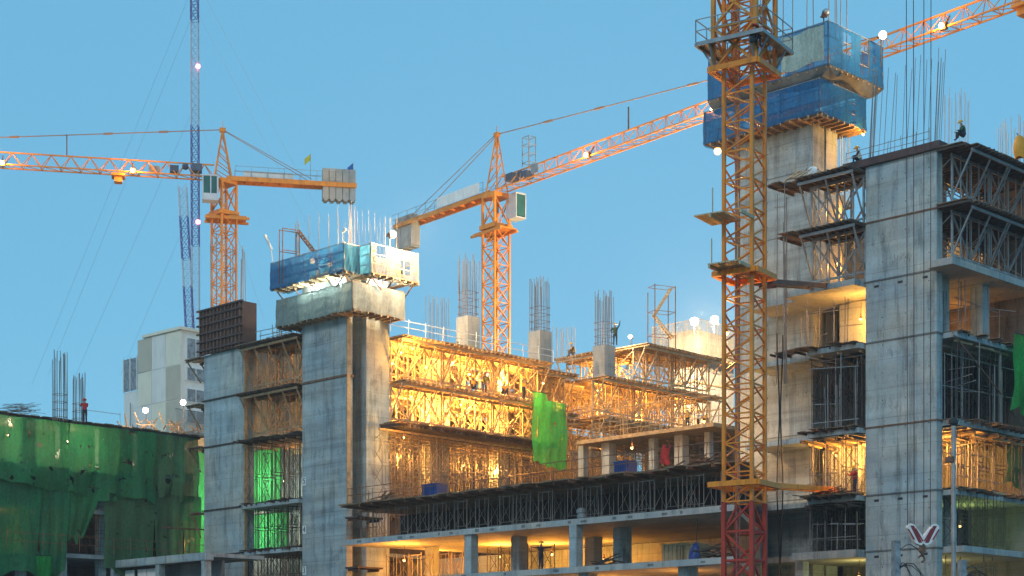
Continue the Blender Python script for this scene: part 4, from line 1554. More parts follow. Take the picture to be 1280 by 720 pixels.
# ================================================================== FAR THINGS
# white block of flats under construction
FW = Frame(226, 205, 47)
WB = thing('white_building', 'far cream and white panelled block with small grey windows', 'building', FW.o, FW.yaw)
zt = zat(412, 205)
part(WB, 'wall', 'pale_wall', (0, 4.5, 0, 7.5, 0, zt))
panels = MB()
pats = ['cream_panel', 'pale_wall', 'tan_panel']
L7 = ypx(FW, 175)
for r in range(5):
    for c in range(3):
        mt = pats[(r * 2 + c * (1 + r % 2) + (r // 2)) % 3]
        o = MB().box(-.06, -.004, c * L7 / 3 + .04, (c + 1) * L7 / 3 - .04, zt - 4.2 * (r + 1), zt - 4.2 * r - .1).build('facade_panel', mt, WB)
part(WB, 'roof_edge', 'cream_panel', (-.3, 4.8, -.3, 7.8, zt, zt + .35))
for k in range(6):
    wz = zt - 3.4 - k * 2.6
    hh = 2.7 if k == 0 else 1.7
    f = MB().box(.6, 3.9, -.1, -.004, wz - .1, wz + hh + .1 if k else wz + hh).build('window', 'white_paint', WB)
    MB().box(.9, 2.1, -.13, -.103, wz, wz + hh - .2).box(2.25, 3.6, -.13, -.103, wz, wz + hh - .2).build('pane', 'grey_panel', f)
WE = ypx(FW, 149)
part(WB, 'wing_wall', 'pale_wall', (1.2, 5, 7.51, WE, 0, zt - 6))
part(WB, 'wing_wall', 'pale_wall', (4.51, 12, 1.2, 6, 0, zt - 5))
for a, b, c, d, e, f in ((1.1, 1.2, 7.7, WE, zt - 5.9, zt - 1.8), (4.6, 12, 1.1, 1.2, zt - 4.9, zt + .4)):
    part(WB, 'roof_screen', 'grey_panel', (a, b, c, d, e, f))
rs = MB()
for k in range(5):
    rs.box(1.0, 1.08, 7.7 + k * (WE - 7.9) / 4, 7.85 + k * (WE - 7.9) / 4, zt - 6, zt - 1.6)
for k in range(5):
    rs.box(4.7 + k * 1.7, 4.9 + k * 1.7, 1.0, 1.08, zt - 5, zt + .6)
rs.build('screen_post', 'white_paint', WB)
wp = MB()
for k in range(9):
    wp.tube((0.9, 8 + k * .5, 10), (0.9, 8 + k * .5, zt - 7 - random.uniform(0, 6)), .06)
for k in range(12):
    wp.tube((5 + k * .55, .8, 10), (5 + k * .55, .8, zt - 9 - random.uniform(0, 6)), .06)
wp.build('facade_pole', 'galvanised', WB)
drape('safety_net', 'pale green netting at the foot of the far white block', FW, -1.5, 8, -1.0, zat(512, 204), zat(560, 204), 'pale_net', 0, 0, 10, 6, .2)  # lighter net colour chosen to paint in the light on it
rb = thing('rubble_deck', 'cluttered pale deck below the far white block', 'deck', W(190, 540, 150), R(45))
mb = MB()
mb.box(-2, 9, -1, 4, -W(190, 540, 150).z, .0)
mb.build('deck_slab', 'timber', rb)
mb = MB()
for k in range(40):
    x, y = random.uniform(-1.8, 8.5), random.uniform(-.8, 3)
    mb.beam((x, y, random.uniform(.1, .9)), (x + random.uniform(-1.5, 1.5), y + random.uniform(-.5, .5), random.uniform(.1, 1.8)), .1, .1)
mb.build('loose_timber', 'plywood', rb)['kind'] = 'stuff'


# guyed radio mast and raised boom
def banded_lattice(name, label, p, q, w_, bands, cat, extra=None):
    root = thing(name, label, cat, p)
    d = q - p
    Ltot = d.length
    rot = Vector((0, 0, 1)).rotation_difference(d)
    t0 = 0
    for frac, mat in bands:
        mb = MB()
        lattice(mb, w_, Ltot * t0, Ltot * frac, w_ * 1.25, w_ * .1, w_ * .055, 'x')
        o = mb.build('mast_section', mat, root)
        o.rotation_mode = 'QUATERNION'
        o.rotation_quaternion = rot
        t0 = frac
    return root


rm = banded_lattice('radio_mast', 'tall thin guyed lattice mast banded purple and grey', W(246.5, HY + H * FPX / 260, 260), W(243, -30, 260), 1.1,
                    [(.4, 'purple_paint'), (.64, 'pale_steel'), (.8, 'purple_paint'), (.94, 'pale_steel'), (1.0, 'purple_paint')], 'radio mast')
for py in (85, 279):
    b = W(244.5, py, 260) - rm.location
    MB().ball(b + Vector((.5, -.7, 0)), .38).build('warning_lamp', 'red_bulb', rm)
gw = MB()
o = rm.location.copy()
for pya, pxb, pyb in ((10, 60, 470), (10, 410, 330), (130, 90, 480), (130, 330, 400), (-24, 40, 480), (-28, 480, 420), (250, 150, 470)):
    gw.tube(W(244, pya, 260) - o, W(pxb, pyb, 258) - o, .018, 3)
gw.build('guy_wire', 'galvanised', rm)
banded_lattice('crane_boom', 'slanting purple and white lattice boom beside the radio mast', W(263, HY + H * FPX / 230, 230), W(228, 232, 230), 1.05,
               [(.6, 'pale_steel'), (.815, 'purple_paint'), (.865, 'pale_steel'), (.943, 'purple_paint'), (1.0, 'pale_steel')], 'crane boom')


# ================================================================== LAMPS
def bulb_lamp(label, p, watts, col=SODIUM, r=.085, mat='warm_bulb', group=None):
    root = thing('work_lamp', label, 'lamp', p, 0, group)
    mb = MB()
    mb.tube((0, 0, r * .8), (0, 0, r + .28), .05, 8)
    mb.tube((0, 0, r * .7), (0, 0, r + .1), r * 1.3, 10, r * .5)
    mb.build('lamp_holder', 'rusty_steel', root)
    MB().tube((0, 0, r + .29), (.03, 0, r + .95), .014).build('cord', 'cable', root)
    MB().ball((0, 0, 0), r, 10).build('bulb', mat, root, smooth=True)
    light(root, (0, 0, -.05), watts, col, .2)
    return root


def flood(label, p, watts, col=WARM, r=.4, mat='white_bulb', aim=(0, -1, -.25), pole=2.0):
    root = thing('floodlight', label, 'floodlight', p)
    d = Vector(aim).normalized()
    mb = MB()
    mb.tube(d * -.35, d * -.02, r * .55, 12, r * 1.05)
    mb.tube(d * -.02, d * .03, r * 1.05, 12, r * 1.1)
    mb.build('lamp_housing', 'rusty_steel', root, smooth=False)
    f = MB()
    f.ball(d * .05, r, 12)
    f.build('lamp_face', mat, root, smooth=True)
    mb = MB()
    mb.tube(d * -.2, d * -.2 - Vector((0, 0, pole)), .045, 6)
    mb.tube(d * -.2 + Vector((-r, 0, -.1)), d * -.2 + Vector((r, 0, -.1)), .04, 6)
    mb.build('pole', 'cable', root)
    light(root, d * (r + 1.9), watts, col, .4)
    return root


K = 1.3
g = 'bulbs behind the long yellow facade'
for x in (-.5, 2.5, 5.0, 9, 12.5):
    bulb_lamp('bare yellow bulb behind the shoring of the double height storey', FM.w(x + .8, 4.4, 16.6 + H), 1500 * K, SODIUM, .07, 'warm_bulb', g + ' low')
for x in (0, 4, 8.5, 12.5):
    bulb_lamp('bare yellow bulb behind the second row of timber forms', FM.w(x, 3.4, 20.3 + H), 1150 * K, SODIUM, .07, 'warm_bulb', g + ' middle')
    bulb_lamp('bare yellow bulb behind the top row of timber forms', FM.w(x + 1, 3.4, 23.5 + H), 1100 * K, SODIUM, .07, 'warm_bulb', g + ' top')
for x in (1.5, 6.5, 11.5):
    bulb_lamp('bare yellow bulb inside the upper floor of the stepped block', FK.w(x, 6.4, 23 + H), 750 * K, SODIUM, .07, 'warm_bulb', g + ' stepped up')
    bulb_lamp('bare yellow bulb inside the lower floor of the stepped block', FK.w(x, 6.4, 19.8 + H), 650 * K, SODIUM, .07, 'warm_bulb', g + ' stepped low')
for x in (2.5, 7):
    bulb_lamp('bare yellow bulb under the topmost raised deck', FT.w(x, 6.2, 26.4 + H), 1100 * K, SODIUM, .07, 'warm_bulb', g + ' raised')
bulb_lamp('small bulb near the top of the hanging green net', W(679, 479, 127), 350)
bulb_lamp('added bulb in front of the pale terrace columns', FM.w(*FM.l(W(790, 570, 113)).xy, 15.6 + H), 1300)  # added, like the next one, to light the columns from the front
bulb_lamp('added bulb in front of the right pale terrace columns', FM.w(*FM.l(W(880, 565, 108)).xy, 16.6 + H), 900)
for px, off, z, wt, lab in ((505, 2.0, 8.1, 1500, 'bright bulb at the left end of the lit podium floor'), (545, 8, 8.3, 1500, 'bulb deep in the lit podium floor behind scaffold frames'),
                            (626, 7, 8.4, 1400, 'bulb behind the man with outstretched arms'), (690, 9, 8.5, 1200, 'bulb between two podium columns'), (755, 10, 8.0, 500, 'bulb deep in the right part of the podium')):
    bulb_lamp(lab, pd(fx(px, off), off, z), wt * K * .75, DEEP)
for px, off, wt in ((640, 4, 700), (760, 4, 900), (850, 3, 900)):
    bulb_lamp('bulb under the lowest visible podium slab', pd(fx(px, off), off, 5.0), wt * K * .25, DEEP, .07, 'warm_bulb', 'bulbs under the lowest podium slab')
for x in (1.5, 6.5, 11.5):  # fill bulbs added near the edges to light the trusses
    bulb_lamp('added fill bulb under the joists of the top row of timber forms near the edge', FM.w(x, 2.2, 23.9 + H), 800 * K, SODIUM, .06, 'warm_bulb', g + ' top edge')
    bulb_lamp('added fill bulb under the joists of the second row of timber forms near the edge', FM.w(x + 1, 2.2, 20.8 + H), 800 * K, SODIUM, .06, 'warm_bulb', g + ' middle edge')
    bulb_lamp('added fill bulb under the stepped block deck near its edge', FK.w(x, 2.2, 23.9 + H), 420 * K, SODIUM, .06, 'warm_bulb', g + ' stepped edge')
bulb_lamp('added fill bulb beside the warm lit wall of the left tower core', FM.w(-.7, -.6, 17.2 + H), 900 * K, SODIUM, .06)  # this bulb and the higher one are added to warm the core wall
bulb_lamp('added fill bulb beside the warm lit wall of the left tower core, higher', FM.w(.4, -.3, 23.7 + H), 600 * K, SODIUM, .06)
# left tower
flood('glaring floodlight on the pale box of the left tower under the ballast', W(490, 293, 118.2), 11000, WARM, .26, 'white_bulb', (.9, -.5, .05), 1.2)
bulb_lamp('bulb glowing through the blue net of the left tower', FL.w(-.5, 3.2, 29.9 + H), 260, WARM, .2)
bulb_lamp('bulb glowing through the blue net near its middle', FL.w(-.5, 1.2, 29.3 + H), 200, WARM, .16)
for x, y, lab in ((-.35, 3.4, 'cool bulb lighting the wall between the two netted boxes, left one'), (-.35, .8, 'cool bulb lighting the wall between the two netted boxes near the corner'), (2.8, -.6, 'cool bulb lighting the wall under the pale box')):
    bulb_lamp(lab, FL.w(x, y, 28.05 + H), 420, COOL, .09, 'white_bulb')
bulb_lamp('bulb in the upper timber form of the left tower bay', FL.w(5.5, 8.5, 23.6 + H), 450 * K)
bulb_lamp('bulb in the lower timber form of the left tower bay', FL.w(5.5, 8.5, 20 + H), 350 * K)
bulb_lamp('bulb lighting the green net in the left tower bay, upper', FL.w(5.2, 14, 15.6 + H), 800, COOL)
bulb_lamp('bulb lighting the green net in the left tower bay, lower', FL.w(5.2, 14, 11.3 + H), 600, COOL)
bulb_lamp('bulb lighting the bright green strip beside the left tower', FL.w(4.5, 22.5, 14 + H), 1300, COOL)
# netted building
bulb_lamp('bulb behind the brightest patch of green net', FN.w(tn(106), 2.4, 18.0 + H), 1500, (1, .85, .5))
bulb_lamp('bulb behind the green net at the far left', FN.w(tn(35), 3.0, 18.0 + H), 1300, (1, .85, .5))
bulb_lamp('bulb low behind the net beside the left tower', FN.w(tn(250), 1.5, 11 + H), 350)
bulb_lamp('bulb low behind the net in the corner', FN.w(tn(20), 2.5, 11 + H), 300)
# right
bulb_lamp('bulb under the right corner of the lower blue box', W(1079, 168, 106.5), 420 * K)
bulb_lamp('bulb under the left end of the lower blue box', W(897, 189, 88), 880, SODIUM, .2)
flood('glaring floodlight on the right corner of the upper blue box', W(1103, 44, 106), 1500, WARM, .25, 'white_bulb', (.2, -1, -.2), 2)
bulb_lamp('bulb in the lit bay left of the corner column', FR.w(1.4, 7.8, 13.7 + H), 750 * K)
bulb_lamp('second bulb in the lit bay left of the corner column', FR.w(1.9, 5.6, 13.6 + H), 750 * K)
bulb_lamp('bulb at the wall just right of the corner column', FR.w(2.2, 1.6, 13.4 + H), 1700 * K)
bulb_lamp('bulb under the thin slab left of the corner column', FR.w(1.7, 6.2, 21.8 + H), 680 * K)
bulb_lamp('bulb behind the upper form left of the corner column', FR.w(2.2, 8.2, 29 + H), 160)
bulb_lamp('bulb behind the lower form left of the corner column', FR.w(2.2, 8.2, 25.6 + H), 160)
bulb_lamp('bulb glowing deep under the roof form right of the corner column', FR.w(7.0, 5.0, 28.4 + H), 700 * K)
bulb_lamp('dim bulb in the open storey right of the corner column', FR.w(8, 4, 21.8 + H), 160, DEEP)
bulb_lamp('bulb in the lowest storey right of the corner column', FR.w(5.5, 4, 6.3 + H), 300, (1, .8, .25))
bulb_lamp('bulb in the lowest storey left of the corner column', FR.w(2.4, 6.8, 6.3 + H), 160, (1, .8, .25))
bulb_lamp('bulb behind the dark frames low right of the corner column', FR.w(6, 2, 9.3 + H), 160, (.8, 1, .25))
# far floodlights
flood('white floodlight on the deck of the far block, left one', W(182, 513, 149), 1300, (1, .95, .85), .25, 'white_bulb', (0, -1, -.1), 2.5)
flood('yellowish floodlight on the deck of the far block, right one', W(229, 503, 149), 1500, WARM, .25, 'white_bulb', (0, -1, -.1), 3)
flood('small floodlight on the topmost deck beside the reaching worker', W(788, 421, 141), 1500, WARM, .16, 'white_bulb', (-.5, -.8, -.1), 1.3)
flood('twin floodlight above the rear core, left one', W(868, 402, 152), 18000, WARM, .36, 'white_bulb', (0, -1, -.15), 1.2)
flood('twin floodlight above the rear core, next to the crane mast', W(893, 400, 152), 18000, WARM, .36, 'white_bulb', (0, -1, -.15), 1.2)
bulb_lamp('small lamp low in the mast beside the glare', W(908, 417, 86.5), 880, SODIUM, .1)
flood('dark unlit floodlight on top of the upper blue box', W(1032, 16, 105.5), 1, WARM, .22, 'galvanised', (.4, -.6, .5), 1.2)


# ================================================================== PEOPLE
def capsule_person(label, p, facing, pose, top, legs, helmet, vest=None, group=None):
    """One skinned body posed by its joints (metres, facing +x), then dressed by height."""
    J = dict(pelvis=(0, 0, .95), chest=(0, 0, 1.3), neck=(.02, 0, 1.48), head=(.05, 0, 1.66),
             lh=(0, .1, .9), lk=(.03, .11, .5), la=(0, .12, .09), lt=(.16, .13, .05),
             rh=(0, -.1, .9), rk=(.03, -.11, .5), ra=(0, -.12, .09), rt=(.16, -.13, .05),
             ls=(0, .2, 1.42), le=(-.02, .25, 1.14), lw=(.08, .25, .9), lf=(.11, .24, .8),
             rs=(0, -.2, 1.42), re=(-.02, -.25, 1.14), rw=(.08, -.25, .9), rf=(.11, -.24, .8))
    J.update(pose)
    names = list(J)
    idx = {n: i for i, n in enumerate(names)}
    E = [('pelvis', 'chest'), ('chest', 'neck'), ('neck', 'head'), ('pelvis', 'lh'), ('lh', 'lk'), ('lk', 'la'), ('la', 'lt'), ('pelvis', 'rh'), ('rh', 'rk'), ('rk', 'ra'), ('ra', 'rt'),
         ('chest', 'ls'), ('ls', 'le'), ('le', 'lw'), ('lw', 'lf'), ('chest', 'rs'), ('rs', 're'), ('re', 'rw'), ('rw', 'rf')]
    rad = dict(pelvis=.15, chest=.155, neck=.065, head=.105, lh=.1, lk=.068, la=.05, lt=.045, ls=.075, le=.05, lw=.035, lf=.04)
    for a, b in (('rh', 'lh'), ('rk', 'lk'), ('ra', 'la'), ('rt', 'lt'), ('rs', 'ls'), ('re', 'le'), ('rw', 'lw'), ('rf', 'lf')):
        rad[a] = rad[b]
    me = bpy.data.meshes.new('person_skeleton')
    me.from_pydata([J[n] for n in names], [(idx[a], idx[b]) for a, b in E], [])
    ob = bpy.data.objects.new('person_skeleton', me)
    C.objects.link(ob)
    sm = ob.modifiers.new('skin', 'SKIN')
    for n in names:
        sv = me.skin_vertices[0].data[idx[n]]
        sv.radius = (rad[n], rad[n])
        sv.use_root = n == 'pelvis'
    ss = ob.modifiers.new('sub', 'SUBSURF')
    ss.levels = 2
    ss.render_levels = 2
    bpy.context.view_layer.update()
    body = bpy.data.meshes.new_from_object(ob.evaluated_get(bpy.context.evaluated_depsgraph_get()))
    bpy.data.objects.remove(ob)
    body.name = 'person'
    body.materials.clear()
    for mm in ('skin', top, legs, 'dark_cloth'):
        body.materials.append(M[mm])

    def seg(c, a, b):
        a, b = Vector(J[a]), Vector(J[b])
        t = max(0, min(1, (c - a).dot(b - a) / max((b - a).length_squared, 1e-6)))
        return (c - a.lerp(b, t)).length
    groups = [(0, [('neck', 'head'), ('lw', 'lf'), ('rw', 'rf')]), (1, [('pelvis', 'chest'), ('chest', 'ls'), ('ls', 'le'), ('le', 'lw'), ('chest', 'rs'), ('rs', 're'), ('re', 'rw'), ('chest', 'neck')]),
              (2, [('pelvis', 'lh'), ('lh', 'lk'), ('lk', 'la'), ('pelvis', 'rh'), ('rh', 'rk'), ('rk', 'ra')]), (3, [('la', 'lt'), ('ra', 'rt')])]
    for f in body.polygons:
        best = min(((min(seg(f.center, a, b) for a, b in sg), k) for k, sg in groups))
        f.material_index = best[1]
        f.use_smooth = True
    o = bpy.data.objects.new('person', body)
    C.objects.link(o)
    zmin = min(v.co.z for v in body.vertices)
    o.location = Vector(p) - Vector((0, 0, zmin))
    o.rotation_euler = (0, 0, facing)
    tag(o, label, 'person', group)
    hd, nk = Vector(J['head']), Vector(J['neck'])
    ax = (hd - nk).normalized()
    hm = MB()
    c = hd + ax * .045
    n = 12
    vs, fs = [], []
    a = ax.cross(Vector((0, 1, 0))).normalized() * -1
    b = ax.cross(a)
    for i in range(5):
        th = math.pi / 2 * i / 4
        for k in range(n):
            ph = 2 * math.pi * k / n
            vs.append(c + (a * math.cos(ph) * 1.1 + b * math.sin(ph)) * .14 * math.cos(th) + ax * .14 * math.sin(th))
    for i in range(4):
        for k in range(n):
            fs.append((i * n + k, i * n + (k + 1) % n, (i + 1) * n + (k + 1) % n, (i + 1) * n + k))
    hm.add(vs, fs)
    br = []
    for k in range(n):
        ph = 2 * math.pi * k / n
        e = 1.35 if math.cos(ph) > .3 else 1.1
        br.append(c + (a * math.cos(ph) * 1.1 * e + b * math.sin(ph) * 1.08) * .14 + ax * -.005)
    hm.add(br + [x + ax * .02 for x in br], [tuple(range(n)), tuple(range(2 * n - 1, n - 1, -1))] + [(k, (k + 1) % n, n + (k + 1) % n, n + k) for k in range(n)])
    hm.build('hard_hat', helmet, o, smooth=False)
    if vest:
        v = MB()
        pc, cc = Vector(J['pelvis']), Vector(J['chest'])
        d = (Vector(J['neck']) - pc)
        rings, m = [], 12
        vs, fs = [], []
        for i, (t, sx, sy) in enumerate(((.12, .165, .18), (.45, .17, .19), (.75, .165, .22), (.95, .11, .17))):
            cpt = pc + d * t
            for k in range(m):
                ph = 2 * math.pi * k / m
                f_ = Vector((d.z, 0, -d.x)).normalized()
                vs.append(cpt + f_ * math.cos(ph) * sx + Vector((0, 1, 0)) * math.sin(ph) * sy)
        for i in range(3):
            for k in range(m):
                fs.append((i * m + k, i * m + (k + 1) % m, (i + 1) * m + (k + 1) % m, (i + 1) * m + k))
        v.add(vs, fs)
        v.build('vest', vest, o, smooth=True)
    return o


ARM_UP = dict(ls=(0, .2, 1.44), le=(.05, .34, 1.68), lw=(.05, .38, 1.95), lf=(.05, .39, 2.06), re=(-.1, -.36, 1.2), rw=(.05, -.2, 1.05), rf=(.1, -.14, 1.02))
BEND = dict(pelvis=(-.1, 0, .88), chest=(.18, 0, 1.12), neck=(.36, 0, 1.2), head=(.5, 0, 1.26), ls=(.26, .2, 1.16), rs=(.26, -.2, 1.16), le=(.34, .22, .9), lw=(.42, .16, .66), lf=(.44, .14, .56),
            re=(.34, -.22, .9), rw=(.42, -.16, .66), rf=(.44, -.14, .56), lh=(-.1, .1, .84), rh=(-.1, -.1, .84), lk=(.02, .12, .47), rk=(.02, -.12, .47))
SIT = dict(pelvis=(0, 0, .3), chest=(.08, 0, .64), neck=(.13, 0, .82), head=(.19, 0, .99), ls=(.1, .2, .76), rs=(.1, -.2, .76), le=(.22, .26, .52), lw=(.42, .2, .5), lf=(.5, .16, .5),
           re=(.22, -.26, .52), rw=(.42, -.2, .5), rf=(.5, -.16, .5), lh=(.02, .11, .26), rh=(.02, -.11, .26), lk=(.36, .15, .5), rk=(.36, -.15, .5), la=(.4, .15, .09), ra=(.4, -.15, .09), lt=(.55, .16, .05), rt=(.55, -.16, .05))
REACH = dict(ls=(0, .2, 1.42), le=(.06, .46, 1.42), lw=(.1, .7, 1.46), lf=(.1, .8, 1.46), rs=(0, -.2, 1.42), re=(.06, -.46, 1.4), rw=(.1, -.7, 1.42), rf=(.1, -.8, 1.42))
WALK = dict(lk=(.2, .1, .52), la=(.22, .11, .1), lt=(.38, .11, .07), rk=(-.05, -.1, .5), ra=(-.28, -.1, .16), rt=(-.16, -.1, .06), le=(-.14, .25, 1.18), lw=(-.05, .24, .95), lf=(0, .23, .86),
            re=(.1, -.25, 1.16), rw=(.28, -.22, 1.02), rf=(.37, -.2, 1.0))
LIFT = dict(le=(.25, .25, 1.25), lw=(.42, .2, 1.4), lf=(.5, .18, 1.44), re=(.25, -.25, 1.25), rw=(.42, -.2, 1.4), rf=(.5, -.18, 1.44))

TOPZ = 27.9 + H
capsule_person('worker in dark clothes raising one arm to the rebar on the top deck', W(769, 432, 135), R(-90), ARM_UP, 'dark_cloth', 'dark_cloth', 'yellow_helmet', 'green_cloth')
capsule_person('crouching worker with orange helmet left of the reaching worker', W(717, 446, 134), R(200), SIT, 'dark_cloth', 'grey_cloth', 'yellow_helmet', 'orange_tarp')
capsule_person('worker bending on the ridge of the corner building roof', W(1205, 175, 96), R(185), SIT, 'green_cloth', 'dark_cloth', 'yellow_helmet')
capsule_person('worker in white and dark vest beside the roof edge of the corner column', W(1075, 206, 100), R(170), SIT, 'dark_cloth', 'dark_cloth', 'yellow_helmet', 'white_cloth')
capsule_person('worker in red top and helmet on the netted roof', W(106, 529, 121), R(120), LIFT, 'red_cloth', 'dark_cloth', 'red_helmet')
capsule_person('man with both arms spread standing on the lit podium floor', pd(fx(676, 1.0), 1.0, 6.76), R(-60), REACH, 'dark_cloth', 'dark_cloth', 'yellow_helmet')
for px, ps, tp, lab in ((592, SIT, 'dark_cloth', 'worker in orange vest sitting on the second deck, nearest the left tower'), (606, BEND, 'dark_cloth', 'worker in white helmet bending on the second deck between two sitting men'),
                        (630, SIT, 'grey_cloth', 'grey sleeved worker sitting alone in the middle of the second deck'), (655, LIFT, 'grey_cloth', 'worker in yellow helmet standing on the second deck left of the green net')):
    x = tpx(FM, px) + .2
    capsule_person(lab, FM.w(x, .25, 21.5 + H), R(-60 + random.uniform(-60, 40)), ps, tp, 'dark_cloth', 'yellow_helmet' if px != 606 else 'white_helmet', 'orange_tarp' if px != 606 else 'yellow_flag')
capsule_person('worker in dark jacket on the platform of the front crane', W(940, 58, 82.0) + Vector((0, 0, .02)), R(30), SIT, 'dark_cloth', 'dark_cloth', 'red_helmet')
capsule_person('worker in yellow vest sitting inside the pale box of the left tower', FL.w(3.6, -1.3, 28.46 + H), R(-60), SIT, 'dark_cloth', 'dark_cloth', 'yellow_helmet', 'yellow_flag')
capsule_person('worker in dark clothes by the railing of the pale box', FL.w(1.5, -1.3, 28.46 + H), R(200), LIFT, 'grey_cloth', 'dark_cloth', 'yellow_helmet')
capsule_person('worker in red jacket standing in the lit bay left of the corner column', FR.w(-.3, 5.3, 10.91 + H), R(190), LIFT, 'red_cloth', 'dark_cloth', 'yellow_helmet')
for px, lab, tp in ((862, 'worker in yellow top on the stepped block deck', 'yellow_helmet'), (875, 'worker in pale shirt on the stepped block deck', 'white_cloth'), (885, 'bent worker in pale helmet nearest the crane mast', 'grey_cloth')):
    x = tpx(FK, px) + .1
    capsule_person(lab, FK.w(x, .3, 21.5 + H), R(-90 + random.uniform(-80, 80)), BEND if px == 885 else LIFT, tp, 'dark_cloth', 'yellow_helmet', 'orange_tarp' if px == 885 else None)

# ================================================================== LOOSE THINGS


def crate(label, p, l_, d_, h_, mat, yaw=-45):
    root = thing('crate', label, 'crate', p, R(yaw))
    mb = MB()
    t = .05
    mb.box(0, l_, 0, t, 0, h_)
    mb.box(0, l_, d_ - t, d_, 0, h_)
    mb.box(0, t, t + .001, d_ - t - .001, 0, h_)
    mb.box(l_ - t, l_, t + .001, d_ - t - .001, 0, h_)
    mb.box(t, l_ - t, t, d_ - t, .02, .08)
    mb.build('crate_wall', mat, root)
    rb_ = MB()
    for k in range(5):
        rb_.box(.1 + k * (l_ - .2) / 5, .16 + k * (l_ - .2) / 5, -.04, -.003, .05, h_ - .03)
    rb_.box(-.05, l_ + .05, -.05, -.041, h_ - .08, h_)
    rb_.build('crate_rib', mat, root)
    return root


crate('blue crate on the working deck in front of the yellow shoring', pd(fx(526), .1, 12.02), 1.45, .9, .75, 'blue_plastic')
crate('blue crate on the working deck below the pale columns', pd(fx(766), .1, 12.02), 1.1, .8, .7, 'blue_plastic')
crate('timber crate on the podium floor, left of the pair', pd(fx(828, 2.5), 2.5, 6.76), 1.7, 1.2, 1.2, 'timber')
crate('timber crate on the podium floor, right of the pair', pd(fx(846, 2.5), 2.5, 6.76), 1.5, 1.2, 1.15, 'timber')


def heap(name, label, p, n, l_, mat, spread=1.2, hh=.5, yaw=-45, up=.0, w_=.09):
    root = thing(name, label, 'pile', p, R(yaw))
    mb = MB()
    for k in range(n):
        x, y, z = random.uniform(-spread, spread), random.uniform(-.4, .4), random.uniform(.03, hh)
        a = random.uniform(-.5, .5)
        q = l_ * random.uniform(.5, 1)
        mb.beam((x - q / 2 * math.cos(a), y - q / 2 * math.sin(a), z), (x + q / 2 * math.cos(a), y + q / 2 * math.sin(a), max(.03, z + random.uniform(-.2, .4) + up * random.random())), w_, w_ * .6)
    o = mb.build('stacked_bar', mat, root)
    o['kind'] = 'stuff'
    return root


heap('timber_pile', 'dark timber pile beside the blue tarp on the podium floor', pd(fx(892, 1.2), 1.2, 6.76), 20, 1.8, 'dark_timber', .8, .7)
heap('timber_pile', 'dark debris pile on the podium floor at the inner column', pd(fx(757, 1.2), 1.2, 6.76), 16, 1.4, 'dark_timber', .8, .4)
heap('timber_pile', 'pale loose boards on the roof deck of the long facade', FM.w(7, 1.0, 24.7 + H), 12, 2.0, 'pale_timber', 2.5, .3, 45)
heap('timber_pile', 'loose planks on the ragged deck by the lift core', FR.w(-.6, 8.6, 30.25 + H), 12, 1.6, 'pale_timber', 1.2, .3, -45)
heap('rebar_bundle', 'dark heap of bent bars on the netted roof', FN.w(tn(28), .3, 19.1 + H), 40, 2.4, 'rebar_steel', .8, .7, 45, .2, .04)
heap('timber_pile', 'boards scattered on the working deck at its right end', pd(fx(872), .3, 12.02), 16, 1.8, 'rusty_steel', 2.2, .35)
heap('timber_pile', 'boards scattered on the working deck at its left end', pd(fx(480), .4, 12.02), 14, 1.6, 'plywood', 1.5, .3)
heap('timber_pile', 'dark boards on the low ledge below the lit bay', FR.w(-.6, 7, 10.95 + H), 18, 1.8, 'dark_timber', 1.8, .3, -45)

tb = thing('tarp_bundle', 'blue tarp bundle hanging at the podium floor edge', 'tarp', pd(fx(868, 1.0), 1.0, 6.76), R(-45))
MB().grid(lambda u, v: ((.62 - .5 * v * v + .09 * math.sin(u * 19 + v * 6)) * math.cos(u * 6.283) + .2 * v, (.5 - .42 * v * v + .08 * math.sin(u * 25)) * math.sin(u * 6.283), .02 + 1.25 * v + .1 * math.sin(u * 13) * v), 26, 8).build('tarp_sheet', 'blue_plastic', tb).scale = (.6, .6, .75)
MB().tube((.12, 0, .9), (.25, 0, 2.35), .02).build('tie_rope', 'cable', tb)
rc = thing('red_cloth', 'red cloth hung on the deck rail below the pale columns', 'cloth', pd(fx(829), -.2, 12.2), R(-45))
MB().grid(lambda u, v: (.7 * u - .1 * math.sin(v * 4), .06 * math.sin(u * 9 + v * 3), 1.0 * v + .08 * math.sin(u * 7)), 10, 8).build('cloth_sheet', 'red_cloth', rc, smooth=True)
MB().tube((.1, 0, .95), (.6, 0, .95), .03).build('tie_rope', 'cable', rc)
ot = thing('orange_tarp', 'orange bag hung on the pale rebar at the picture edge', 'tarp', W(1275, 198, 101), R(20))
MB().grid(lambda u, v: (.45 * math.cos(u * 6.283) * (.7 + .3 * math.sin(v * 3.1)), .3 * math.sin(u * 6.283) * (.7 + .3 * math.sin(v * 3.1)), 1.25 * v + .08 * math.sin(u * 12)), 14, 8).build('bag_sheet', 'orange_tarp', ot, smooth=True)
MB().tube((0, 0, 1.2), (0, .3, 1.6), .03).build('tie_rope', 'cable', ot)
ds = thing('debris_sack', 'pale stacked sacks on the podium slab edge above the column', 'sack', pd(fx(718), .6, 9.62), R(-45))
for k, z in enumerate((.0, .38)):
    MB().ball((0, 0, .2), .3, 10).build('sack', 'grey_tarp', ds).scale = (1.1, .9, .8)
    ds.children[-1].location = (random.uniform(-.06, .06), 0, z * .8)
sb = thing('white_sack', 'red and white bundle on the ragged deck by the lift core', 'sack', FR.w(-.7, 8.0, 30.28 + H), R(0))
MB().ball((0, 0, .28), .36, 12).build('sack_body', 'white_paint', sb, smooth=True)
MB().tube((-.3, -.2, .3), (.3, -.2, .42), .05, 6).build('sack_band', 'red_cloth', sb)

